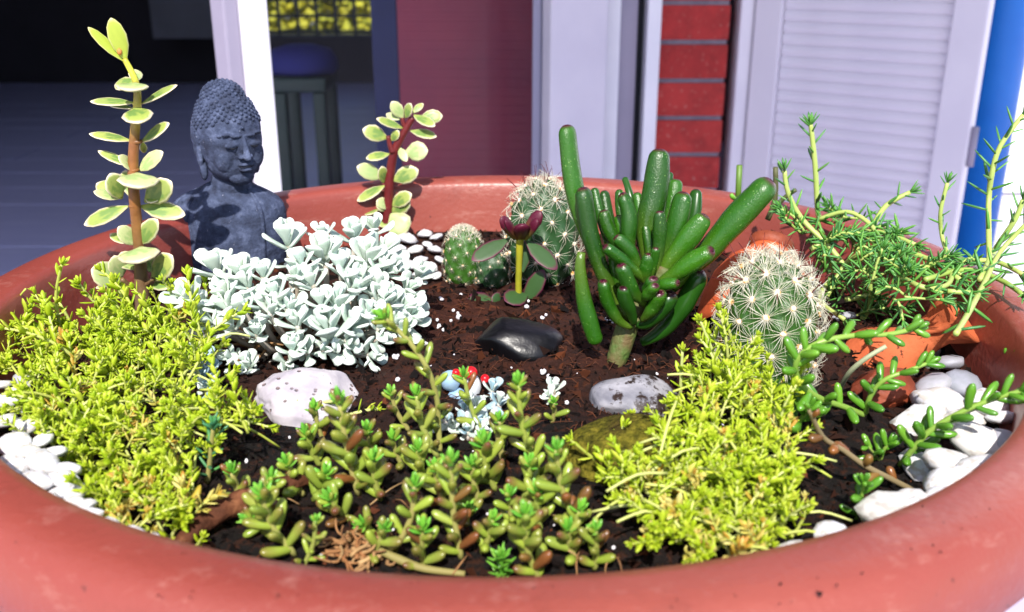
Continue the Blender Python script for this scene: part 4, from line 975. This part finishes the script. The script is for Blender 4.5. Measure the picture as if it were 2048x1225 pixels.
def rosettes(root, lst, meshes, proj, croot, seed, stem_mat, maxparts=300, droop=.004):
    R = random.Random(seed); g = Geo(); L_ = []
    for px, py, dx, dy, L, n in lst:
        p = proj(px, py); u = pxm(p)
        ax = (RT*dx-UP*dy*.9-FWD*.55).normalized(); ax = (ax+V((0, 0, .15))).normalized()
        basep = p-ax*L*u*.55
        r0 = croot+V(((p.x-croot.x)*.45+R.uniform(-.006, .006), (p.y-croot.y)*.4+R.uniform(-.006, .006), 0)); r0.z = soil_z(r0.x, r0.y)
        mid = r0.lerp(basep, .55)+V((R.uniform(-.004, .004), R.uniform(-.004, .004), -.002))
        g.tube(smoothline([r0, mid, basep, basep+ax*L*u*.3], 4), [.0014, .0016, .0014, .0010], 6)
        ph = R.random()*6
        for i in range(n):
            q = i/(n-1); d, a = phyl(ax, i, 1.15-.95*q+R.uniform(-.1, .1), 2.4, ph)
            s_ = (1.0-.35*q)*R.uniform(1.0, 1.32)*L*u
            L_.append((frame(basep+ax*(L*u*.30*q), d, a, s_, s_*R.uniform(.54, .70), s_*.95), p))
        for i in range(3):                         # older leaves lower on the stem
            q = R.uniform(.45, .95); b = mid.lerp(basep, q); d, a = phyl(ax, i, 1.3, 2.1, ph+1); s_ = L*u*R.uniform(.5, .8)
            L_.append((frame(b, d, a, s_, s_*.5, s_*.7), p-FWD*-.05))
    g.obj('stem', stem_mat, root)
    L_.sort(key=lambda q: (q[1]-CAM).length)
    for Mx, _ in L_[:maxparts]: place('leaf', R.choice(meshes), Mx, root)
    if len(L_) > maxparts:
        g = Geo()
        for Mx, _ in L_[maxparts:]: g.add(SPOON, Mx)
        tag(g.obj('leaves', meshes[0].materials[0], root), kind='stuff')
rosettes(SC1, ros, [SM], on_dome, cen, 31, m_sst)
g = Geo(); R = random.Random(8)
for k in range(40):
    p = on(R.uniform(480, 640), R.uniform(650, 720), .002); d = V((R.gauss(0, 1), R.gauss(0, .7), R.gauss(0, .3))).normalized()
    g.tube(smoothline([p, p+d*.008+V((0, 0, .004)), p+d*.018+V((0, 0, .001))], 3), [.0006, .0008, .0004], 5)
tag(g.obj('dry_twigs', leafmat('dry_twig', ['7A4E30', 'A07850', '5A3824'], rough=.8, trans=0)), 'dry brown twigs and stems under the silver clump', 'twigs', kind='stuff')
SC2 = thing('silver_stonecrop', 'bluish small stonecrop at the right border of the left golden mat', 'succulent', on(405, 740))
rosettes(SC2, [(408,717,-.1,-.8,36,8),(404,753,0,-.6,34,8),(420,735,.3,-.6,34,8),(395,700,-.2,-.9,30,7),(414,775,.1,-.3,34,7),(395,735,-.3,-.5,30,7)], [SMB, SMB, SM], lambda a, b: on(a, b, .008), on(405, 750), 5, m_sst)
SC3 = thing('silver_stonecrop', 'small white stonecrop rosettes, some tinted blue as shade, around the ornament behind the front stems', 'succulent', on(945, 845))
rosettes(SC3, [(905,848,-.4,-.5,34,7),(935,858,0,-.4,34,8),(960,845,.3,-.6,36,8),(985,838,.4,-.8,34,7),(1000,800,.2,-1,36,7),(955,808,.1,-.8,34,7),(928,815,-.2,-.8,30,7),(880,840,-.5,-.4,28,6),(985,775,.1,-1,30,6),(970,860,.3,-.3,30,6)], [SM, SM, SMB], lambda a, b: on(a, b, .006), on(945, 850), 6, m_sst)  # bluish leaves put the shade around the ornament into leaf colour
SC4 = thing('silver_stonecrop', 'lone little white rosette with three leaves on the bare soil', 'succulent', on(1102, 795))
rosettes(SC4, [(1108,772,.1,-1,32,6),(1097,790,-.3,-.5,28,4)], [SM], lambda a, b: on(a, b, .006), on(1102, 797), 7, m_sst)
# ornament: three red caps on a blue and white base
OR = thing('ornament', 'tiny ornament with red balls over a blue and white base behind the front stems', 'ornament', on(930, 800))
u = pxm(on(930, 790)); m_red = plain('red_glaze', 'C8101C', 'D41824', 40, rough=.3); m_bg = plain('blue_glaze', '7FA4C4', '9DBAD2', 60, rough=.35); m_wg = plain('white_glaze', 'E4E8EC', 'D8DEE6', 60, rough=.35)
for px, py, rr in ((942,746,13),(970,758,9),(912,746,8),(926,754,9)):
    g = Geo(); bm = bmesh.new(); bmesh.ops.create_uvsphere(bm, u_segments=20, v_segments=12, radius=rr*u)
    g.add(([tuple(v.co) for v in bm.verts], [tuple(v.index for v in f.verts) for f in bm.faces], [0]*len(bm.verts), [0]*len(bm.verts)), Matrix.Translation(at(px, py, on(930, 800).y+.002))); bm.free(); g.obj('red_ball', m_red, OR)
for nm, px, py, w_, h_, m in (('white_body', 945, 775, 30, 46, m_wg), ('blue_wing', 900, 762, 34, 34, m_bg), ('blue_wing', 915, 792, 30, 26, m_bg)):
    p = at(px, py, on(930, 800).y+.004); o = link(nm, rock_mesh(nm, w_*u*.6, w_*u*.5, h_*u*.62, m, 40+px, 3, .15, 1.1), OR); o.location = p-V(OR['_w'])
# ================================================================== STEMMED STONECROPS
GOLD = ['BCD428', 'CCDE36', 'D8E84A', 'AECC24', 'C4D630', 'E2E85A']
m_gold = leafmat('golden_leaf', GOLD, rough=.42, trans=.38, noise_s=2, spec=.45)
m_golds = leafmat('golden_stem', ['C4CE5A', 'D4D88A', 'B0B84A'], rough=.5, trans=.05)
m_goldy = leafmat('straw_leaf', ['D8CC5A', 'E4D884', 'C8B040', 'C89038'], rough=.5, trans=.2, noise_s=2)
m_jel = leafmat('jelly_leaf', ['92A83C', 'A2B446', '82983A', 'AAB654'], tip='6E4030', rough=.28, trans=.08, noise_s=2, tip_pos=(.45, 1.0), tipvar=True, spec=.55)
m_jelt = leafmat('jelly_tip_leaf', ['6FB43A', '86C846', '5FA838', '98CC50'], rough=.3, trans=.15, noise_s=2)
m_jels = leafmat('jelly_stem', ['A8B45A', 'B4A868', '9AA848'], rough=.45, trans=.03)
m_red = leafmat('reddish_bean_leaf', ['7A4A2C', '8E5A30', '6E4A2C', '8A6A34'], rough=.28, trans=.06, noise_s=2, spec=.55)
m_tra = leafmat('trailing_leaf', ['5A9228', '669E2E', '4E8628', '74A834'], rough=.26, trans=.1, noise_s=2, spec=.6)
m_tras = leafmat('trailing_stem', ['8EB04C', '9EBA58', 'A8B46A'], rough=.4, trans=.04)
m_nee = leafmat('needle_leaf', ['56963E', '68A84A', '4C8A4E', '7CB850'], rough=.4, trans=.12, noise_s=2)
m_needs = leafmat('needle_stem', ['B0C468', 'BCCB74', '9EB85A'], rough=.45, trans=.04)
BM = {'j': tpl_mesh('leaf', BEAN, m_jel), 't': tpl_mesh('tip_leaf', SMALL, m_jelt), 'r': tpl_mesh('leaf', BEAN, m_red), 'f': tpl_mesh('leaf', BEAN, m_tra), 'g': tpl_mesh('leaf', SMALL, m_gold)}
R = random.Random(77)
# ---- front clump of bean-leaved stems
FC = thing('bean_stonecrop', 'row of short fat-leaved green stonecrop stems with brownish tips along the front rim', 'succulent', on(850, 1050))
def sprig(root, pts, n, L, W, T, sr, smat, key='j', tipkey='t', spread=1.05, tipn=7, start=.15, shrink=.45, redbase=0.0, lift=None, tiplen=.55, rot=2.4):
    """pts: (px, py, height above soil) at root; the rest get their depth from the root."""
    b = on(pts[0][0], pts[0][1]); P = []
    for i, p in enumerate(pts):
        d = p[2] if len(p) > 2 else 0.0
        P.append(at(p[0], p[1], b.y-d))
    P = smoothline(P, 4); u = pxm(P[-1])
    g = Geo(); g.tube(P, [sr*u, sr*u*.9, sr*u*.7], 7); s_ = g.obj('sprig', smat, root)
    for Mx, t_ in stemleaves(P, n, L*u, W*u, T*u, spread, 0, rot, start, shrink, .18, R):
        k = 'r' if R.random() < redbase*(1-t_) else key
        place_sub('leaf', BM[k], Mx, s_)
    ax = (P[-1]-P[-2]).normalized(); ph = R.random()*6
    for i in range(tipn):
        d, a = phyl(ax, i, 1.05-.85*i/max(1, tipn-1), 2.4, ph); q = L*u*tiplen*R.uniform(.8, 1.1)
        place_sub('leaf', BM[tipkey], frame(P[-1]-ax*L*u*.15+ax*L*u*.2*i/max(1, tipn), d, a, q, q*.42, q*.40), s_)
    return s_
front = [ # root px, tip px, bend, leaves, leaf length, width
 ((717,990),(679,806),-4,20,52,21),((653,895),(629,818),-4,8,36,15),((606,990),(574,930),-4,9,44,21),((628,1000),(652,950),6,9,46,22),((495,1020),(464,945),-4,9,42,20),
 ((590,1110),(524,990),-14,14,58,24),((606,1135),(631,1042),8,12,30,11),((786,1105),(829,972),14,12,52,22),((876,915),(833,790),-10,12,44,17),((818,862),(782,788),-6,8,36,14),((806,935),(786,878),-4,8,40,16),
 ((1086,962),(1036,768),-14,18,50,19),((966,870),(928,752),-6,9,38,14),((991,980),(967,888),-8,11,52,20),((1161,1062),(1112,900),-12,15,54,21),((923,1120),(902,926),-6,18,54,22),((1006,920),(997,842),-4,9,42,16),
 ((1030,1060),(1018,990),-4,9,40,18),((1081,1165),(1050,1030),-12,15,54,24),((1189,1138),(1190,1062),3,10,44,20),((930,1050),(936,1020),2,6,36,14),((740,1060),(726,1052),2,6,44,17),((1104,845),(1108,806),3,6,28,11),
 ((855,970),(836,900),-4,9,48,20),((760,1000),(745,920),-3,10,48,21),((1048,1000),(1060,930),3,10,48,20),((560,1060),(500,1040),-4,9,44,21),((1120,1090),(1160,1020),4,8,46,20),((700,1040),(660,1000),-4,8,46,20),((965,1105),(985,1040),3,9,46,21),((530,1050),(540,960),-6,10,44,20),((890,1010),(870,940),-4,10,50,20),((960,1010),(945,930),-4,11,48,20),((1080,1060),(1075,985),-4,11,50,21),((640,930),(612,870),-4,9,42,18),((760,920),(735,862),-4,9,44,18),((850,1140),(845,1060),-4,10,50,21),((1150,1120),(1135,1060),-3,9,46,20),((740,1115),(770,1060),3,8,44,19)]
for (b, t_, bend, n, L, W) in front:
    mid = ((b[0]+t_[0])/2+bend, (b[1]+t_[1])/2, .002)
    sprig(FC, [(b[0], b[1]), mid, (t_[0], t_[1], .004)], max(5, int(n*.95)), L*1.16, W*1.08, W*1.05, 7.5 if L > 40 else 5.5, m_jels, 'j', 't', 1.15, 8, .08, .45, .14)
# tall single stem leaning left over the soil
TS = thing('bean_stonecrop', 'tallest lanky stonecrop stem leaning left over the black stone from the front row', 'succulent', on(880, 905))
sprig(TS, [(880,905),(877,850,.0),(874,800,.002),(858,745,.006),(828,696,.008),(795,660,.010),(768,636,.012)], 22, 52, 17, 17, 6.5, m_jels, 'j', 't', 1.2, 8, .05, .35, .08)
# pale star-shaped tuft at the rim
ST = thing('star_stonecrop', 'bright green star-leaved tuft at the very front rim', 'succulent', on(1006, 1160))
sprig(ST, [(1006,1165),(1004,1140,.001),(1002,1112,.003)], 26, 40, 8, 6, 5, m_jelt, 't', 't', 1.25, 12, .1, .35)
# blue-green sprig beside the golden mat
m_bgl = leafmat('blue_green_leaf', ['3E7E5A', '4C8C5E', '5A9A50'], rough=.4, trans=.1, noise_s=2)
BM['b'] = tpl_mesh('leaf', NEEDLE, m_bgl)
BS = thing('blue_green_stonecrop', 'upright sprig with thin blue-green leaves at the right edge of the left golden mat', 'succulent', on(415, 965))
sprig(BS, [(415,965),(420,920,.002),(427,850,.006)], 14, 46, 9, 8, 6, m_jels, 'b', 'b', 1.2, 8, .1, .2)
# ---- trailing stems at the right
def trailing(name, label, stems, cat='succulent'):
    b = on(*stems[0]['p'][0][:2]); root = thing(name, label, cat, b)
    for s in stems:
        sprig(root, s['p'], s['n'], s.get('L', 46)*1.18, s.get('W', 18)*1.12, s.get('W', 18)*1.12, s.get('sr', 6), s.get('m', m_tras), s.get('k', 'f'), s.get('tk', 'f'), s.get('sp', 1.25), s.get('tn', 6), s.get('st', .08), .35, s.get('rb', 0), tiplen=.6, rot=s.get('rot', 2.4))
    return root
trailing('trailing_stonecrop', 'two looping stonecrop stems with fat green leaves in front of the clay flask', [
 dict(p=[(1734,834),(1690,815,.008),(1641,798,.016),(1602,770,.022),(1591,733,.026),(1611,702,.028),(1652,681,.028),(1713,671,.026),(1779,669,.024),(1832,656,.022)], n=26, L=46, W=18, sr=7),
 dict(p=[(1731,834),(1736,805,.004),(1750,778,.006),(1775,757,.008),(1813,743,.008),(1857,726,.006)], n=12, L=40, W=15, sr=5.5)])
trailing('trailing_stonecrop', 'long straight stonecrop stem reaching right over the white stones', [
 dict(p=[(1800,932),(1830,894,.004),(1864,859,.006),(1933,820,.010),(2001,794,.014),(2052,781,.018)], n=22, L=52, W=18, sr=7)])
trailing('trailing_stonecrop', 'low curved stonecrop stem at the foot of the right golden clump', [
 dict(p=[(1567,915),(1572,959,.001),(1602,998,.002),(1645,1021,.003),(1691,1034,.003),(1738,1000,.002)], n=20, L=52, W=17, sr=6)])
trailing('creeping_stonecrop', 'bent brown creeping stem with reddish bean leaves on the black soil', [
 dict(p=[(1823,980),(1775,955,.004),(1730,932,.006),(1685,900,.008),(1645,874,.012),(1618,818,.020)], n=7, L=34, W=22, sr=7, m=leafmat('woody_stem', ['8A7A58', '9A8468'], rough=.6, trans=0), k='r', tk='f', tn=3, rb=0),
 dict(p=[(1583,868),(1600,842,.004),(1618,818,.008)], n=5, L=60, W=26, sr=6, m=m_tras, tn=4)])
trailing('stonecrop_seedling', 'tiny fresh green sprig beside the middle of the brown creeping stem', [
 dict(p=[(1761,920),(1768,900,.002),(1778,886,.003)], n=5, L=36, W=14, sr=4, tn=5), dict(p=[(1758,922),(1746,905,.003),(1735,893,.005)], n=4, L=32, W=13, sr=3, tn=3)])
trailing('stonecrop_seedling', 'small green sprig standing between the single white pebble and the largest white stone', [
 dict(p=[(1712,1040),(1722,1000,.002),(1728,965,.004)], n=7, L=42, W=15, sr=4.5, tn=5)])
trailing('trailing_stonecrop', 'clipped stem end hanging in from the right edge above the white stones', [
 dict(p=[(2046,800),(2052,760,.004),(2046,715,.008)], n=7, L=50, W=18, sr=6, tn=4)])
g = Geo(); b = on(1676, 796); P = smoothline([at(x, y, b.y-.012-d) for x, y, d in ((1676,798,-.010),(1684,770,-.004),(1702,742,.004),(1735,715,.008),(1772,693,.008))], 4); g.tube(P, [.0010, .0012, .0010], 7)
tag(g.obj('dry_stalk', leafmat('dry_stalk', ['B8BC9C', 'A8AC8E'], rough=.6, trans=0)), 'bare grey-green stalk arching across the front of the clay flask', 'stalk')
# ---- needle stonecrop at the back right
def needles(g, P, n, L, W, R, spread=1.15, start=.03, tipn=10, shrink=.22):
    for Mx, _ in stemleaves(P, n, L, W, W*.8, spread, tipn, 2.4, start, shrink, .2, R): g.add(NEEDLE, Mx, 1)
NS = thing('needle_stonecrop', 'trailing needle-leaved stonecrop spilling over the back right rim', 'succulent', on(1720, 560))
R = random.Random(55)
nst = [([(1641,440,.60),(1635,419,.60),(1631,340,.60),(1624,271,.60),(1621,250,.60)],24,32),
 ([(1703,553,.55),(1659,494,.56),(1604,439,.57),(1576,385,.57),(1569,342,.57)],26,32),
 ([(1744,457,.58),(1772,412,.58),(1820,385,.58)],14,32),
 ([(1635,440,.58),(1693,424,.57),(1737,446,.56),(1761,481,.55),(1782,535,.54),(1823,566,.535),(1864,577,.53),(1899,566,.53),(1902,529,.53),(1885,477,.53),(1881,426,.53),(1895,366,.53)],60,34),
 ([(1979,525,.54),(1977,412,.54),(1984,347,.54),(2001,292,.54),(2046,230,.54)],32,40),
 ([(1912,668,.505),(1936,628,.50),(1967,570,.50),(2001,504,.50),(2056,445,.50)],18,40),
 ([(1809,539,.57),(1899,529,.56),(1984,522,.55),(2046,549,.53)],26,36),
 ([(1720,645,.53),(1737,618,.53),(1741,580,.53),(1737,522,.53)],16,34),
 ([(1895,583,.54),(1953,587,.53)],9,34),([(1660,560,.55),(1640,600,.52),(1690,640,.5)],14,32)]
def nat(px, py, Y):
    p = at(px, py, Y)
    if math.hypot(p.x-PC.x, p.y-PC.y) > .222 and p.z < .247: p = onz(px, py, .249)
    return p
nst += [([(1650,600,.54),(1700,520,.55),(1780,500,.55),(1860,520,.54),(1920,560,.53)],26,34),([(1690,600,.53),(1740,590,.53),(1790,570,.53),(1830,540,.53)],16,34),
 ([(1620,500,.58),(1680,470,.58),(1760,465,.57),(1830,490,.56)],22,34),([(1850,560,.53),(1930,540,.53),(2000,560,.52),(2046,590,.52)],24,34),([(1960,560,.52),(1990,500,.52),(2030,440,.52),(2046,400,.52)],18,36)]
for pts, n, L in nst:
    P = smoothline([nat(p[0], p[1], p[2]-.022) for p in pts], 4); u = pxm(P[len(P)//2]); g = Geo(); g.tube(P, [5.5*u, 5.5*u, 4.5*u], 7)
    needles(g, P, int(n*.7), L*1.2*u, 6.8*u, R, 1.25); g.obj('sprig', [m_needs, m_nee], NS)
poly = [(1575,440),(1700,420),(1800,470),(1900,510),(1985,515),(1980,550),(1900,570),(1830,585),(1760,640),(1690,640),(1670,560),(1600,470)]
for px, py in sample(poly, 44, R):
    p = nat(px, py, .62-(py-420)*.00055+R.uniform(-.01, .012)); d = V((R.gauss(0, 1), R.gauss(-.3, .5), R.gauss(.15, .45))).normalized(); l = R.uniform(.010, .022)
    P = smoothline([p, p+d*l*.5+V((0, 0, .002)), p+d*l+V((0, 0, R.uniform(-.004, .006)))], 3); u = pxm(p)
    g = Geo(); g.tube(P, [3*u, 2.5*u], 5); needles(g, P, R.randint(9, 14), R.uniform(28, 38)*u, 6.4*u, R); g.obj('sprig', [m_needs, m_nee], NS)
# cut green stub
CS = thing('cut_stub', 'short cut green stem stub sticking up at the back rim right of the finger jade', 'stub', on(1478, 470))
yy = .60; u = pxm(at(1478, 380, yy)); g = Geo(); g.tube([at(1476,420,yy), at(1477,375,yy), at(1479,331,yy)], [6.5*u, 6*u, 6*u], 10); g.obj('stem', leafmat('stub_green', ['5A7A2C', '6A8A34'], rough=.5, trans=0), CS)
g = Geo(); g.tube(smoothline([at(1472,400,yy-.002), at(1465,394,yy-.006), at(1462,388,yy-.006)], 3), [4*u, 5*u, 3*u], 8); g.obj('side_bud', m_jelt, CS)
g = Geo(); g.tube(smoothline([at(1535,440,.585), at(1550,400,.585), at(1551,335,.585)], 3), [6*u, 5.5*u, 5*u], 8); g.tube(smoothline([at(1545,420,.585), at(1570,395,.583), at(1592,380,.58)], 3), [5*u, 4*u], 8)
tag(g.obj('cut_stub', leafmat('stub_dark', ['4A5A2C', '5A5034'], rough=.6, trans=0)), 'forked dark stub behind the largest finger leaf tip', 'stub')

# ---- golden mats: many sprigs sharing a few meshes
def gold_proto(seed, Ln, nl, lw):
    R = random.Random(seed); P = smoothline([V((0, 0, 0)), V((R.uniform(-.12, .12), R.uniform(-.12, .12), .45)), V((R.uniform(-.28, .28), R.uniform(-.28, .28), .95))], 3)
    g = Geo(); g.tube(P, [.035, .03, .022], 5)
    for Mx, _ in stemleaves(P, nl, .40*lw, .17*lw, .12*lw, 1.05, 6, 2.4, .15, .4, .25, R): g.add(SMALL, Mx, 1)
    return g
def gold_long(seed):
    R = random.Random(seed); b = R.uniform(.5, .9); a = R.random()*6.28
    P = smoothline([V((0, 0, 0)), V((b*.35*cos(a), b*.35*sin(a), .5)), V((b*.9*cos(a), b*.9*sin(a), .95)), V((b*1.5*cos(a), b*1.5*sin(a), 1.25))], 3)
    g = Geo(); g.tube(P, [.045, .04, .028], 5)
    for Mx, _ in stemleaves(P, 13, .36, .17, .12, 1.1, 7, 2.4, .2, .3, .3, R): g.add(SMALL, Mx, 1)
    return g
protos = [gold_proto(100+i, 1, 8+i % 4, (.85, 1.0, 1.2, 1.35)[i % 4]) for i in range(7)]+[gold_long(200+i) for i in range(5)]
pm = [g.mesh('sprig', [m_golds, m_gold]) for g in protos]; pmy = [protos[i].mesh('sprig', [m_golds, m_goldy]) for i in (0, 3, 5)]
def golden(root, poly, n, seed, hfun, straw, sz=(46, 74)):
    R = random.Random(seed); pts = sample(poly, n, R, 0); L_ = []
    for px, py in pts:
        b = on(px, py+16, hfun(px, py)*R.uniform(.55, 1.0)); u = pxm(b); l = R.uniform(*sz)*u*R.choice((.7, 1, 1, 1.15))
        d = V((R.gauss(0, .55), R.gauss(-.25, .5), 1)).normalized()
        yl = straw(px, py) > R.random()
        Mx = Matrix.Translation(b) @ V((0, 0, 1)).rotation_difference(d).to_matrix().to_4x4() @ Matrix.Rotation(R.random()*6.28, 4, 'Z') @ Matrix.Scale(l, 4)
        L_.append((Mx, yl, R.randrange(12), py))
    L_.sort(key=lambda q: -q[3])
    for Mx, yl, k, _ in L_[:299]: place('sprig', pmy[k % 3] if yl else pm[k], Mx, root)
    g, gy = Geo(), Geo()
    for Mx, yl, k, _ in L_[299:]:
        q = protos[k]; T = gy if yl else g; o = len(T.v)
        T.v += [tuple(Mx @ V(v)) for v in q.v]; T.f += [tuple(o+i for i in f) for f in q.f]; T.m += q.m; T.e += q.e; T.a += q.a
    if g.v: tag(g.obj('sprigs', [m_golds, m_gold], root), kind='stuff')
    if gy.v: tag(gy.obj('straw_sprigs', [m_golds, m_goldy], root), kind='stuff')
    # creeping stems and litter between
    for px, py in sample(poly, 60, R):
        g = Geo()
        b = on(px, py, hfun(px, py)*.9); d = V((R.gauss(0, 1), R.gauss(0, .7), R.gauss(0, .25))).normalized(); l = R.uniform(.012, .03)
        g.tube(smoothline([b, b+d*l*.5+V((0, 0, .003)), b+d*l], 3), [.0006, .0005], 5)
        g.obj('creeping_stem', m_golds, root)
G1 = thing('golden_stonecrop', 'thick mat of yellow-green golden stonecrop filling the left of the planter', 'succulent', on(280, 830))
polyL = [(-40,690),(20,640),(90,625),(150,650),(210,640),(330,605),(420,640),(430,700),(400,730),(405,790),(480,800),(530,815),(515,850),(450,860),(430,900),(390,960),(388,1020),(330,1050),(290,1080),(250,1075),(190,1040),(160,960),(60,880),(50,800),(-40,770)]
golden(G1, polyL, 430, 61, lambda x, y: .020 if y < 900 else .010, lambda x, y: .32 if (y > 900 and x > 230) else .05)
G2 = thing('golden_stonecrop', 'loose golden stonecrop clump growing over the mossy rock on the right', 'succulent', on(1440, 940))
polyR = [(1430,700),(1480,650),(1500,740),(1560,780),(1580,860),(1590,960),(1580,1060),(1540,1090),(1420,1115),(1300,1075),(1270,1000),(1215,975),(1235,925),(1290,890),(1345,855),(1370,790),(1410,740)]
golden(G2, polyR, 340, 62, lambda x, y: .022 if y < 950 else .012, lambda x, y: .36 if (x-1370)**2+(y-1000)**2 < 3600 or y > 1070 else .06)
BM['gg'] = tpl_mesh('leaf', SMALL, m_gold)
def gsprig(root, b, mids, t_, n, L=30):
    sprig(root, [b]+mids+[t_], n, L, 12, 10, 4, m_golds, 'gg', 'gg', 1.1, 7, .1, .3)
R = random.Random(91)
for b, m_, t_, n in [((125,725),[(120,660,.002),(112,590,.003)],(124,528,.004),14),((45,690),[(42,650,.002)],(40,606,.003),9),((170,690),[(150,660,.0)],(118,605,.003),9),((330,660),[(340,620,.002)],(355,590,.003),8),((210,680),[(205,640,.0)],(200,618,.002),6),((420,700),[(412,660,.001)],(398,612,.002),8),
   ((400,800),[(430,770,.0)],(470,740,.003),8),((560,830),[(600,812,.0)],(690,800,.003),10),((470,840),[(480,880,.0)],(510,930,.002),8),((530,830),[(555,850,.0)],(575,880,.002),7),((700,830),[(730,822,.0)],(756,818,.002),7),((250,1060),[(300,1040,.002)],(345,1030,.002),8),((380,1100),[(395,1090,.002)],(405,1075,.004),6),((340,1085),[(345,1070,.002)],(352,1056,.003),5)]:
    gsprig(G1, b, m_, t_, n)
for b, m_, t_, n in [((1480,790),[(1440,730,.002),(1420,690,.004)],(1400,640,.006),12),((1500,760),[(1470,700,.002)],(1450,630,.004),10),((1360,800),[(1362,760,.002)],(1365,700,.004),9),((1240,960),[(1190,920,.002)],(1140,880,.004),9),((1260,1010),[(1235,1015,.0)],(1220,1000,.002),6),((1330,1080),[(1290,1120,.0)],(1230,1118,.002),9),((1570,1090),[(1600,1050,.0)],(1612,1020,.002),8),((1420,800),[(1390,780,.004)],(1380,740,.008),9),((1480,720),[(1500,690,.002)],(1520,660,.004),7),((1210,930),[(1230,880,.0)],(1250,850,.003),8),((1290,900),[(1270,860,.0)],(1262,830,.004),8)]:
    gsprig(G2, b, m_, t_, n)
# soil specks on the rim
g = Geo(); R = random.Random(14)
for px, py in [(R.uniform(200, 2000), R.uniform(380, 1220)) for _ in range(500)]+[(1640,1185),(1933,1010),(1610,1145),(1725,1147),(1705,1099),(1470,1190),(640,385),(672,372),(1170,1195),(2010,560),(1985,540),(1880,500),(1560,1170),(1340,1215),(60,905),(30,640)]:
    p = onz(px, py, RIM+.0006); r = math.hypot(p.x-PC.x, p.y-PC.y)
    if 1.5*h < r < 1.655*h: g.add(crumb(R, .0005 if px % 1 else .0007 if px != 1640 else .0013), Matrix.Translation(p))
tag(g.obj('rim_specks', m_soil, smooth=False), 'little specks of soil lying on the planter rim', 'soil specks', kind='stuff')
for o in SC.objects:
    if '_w' in o: del o['_w']
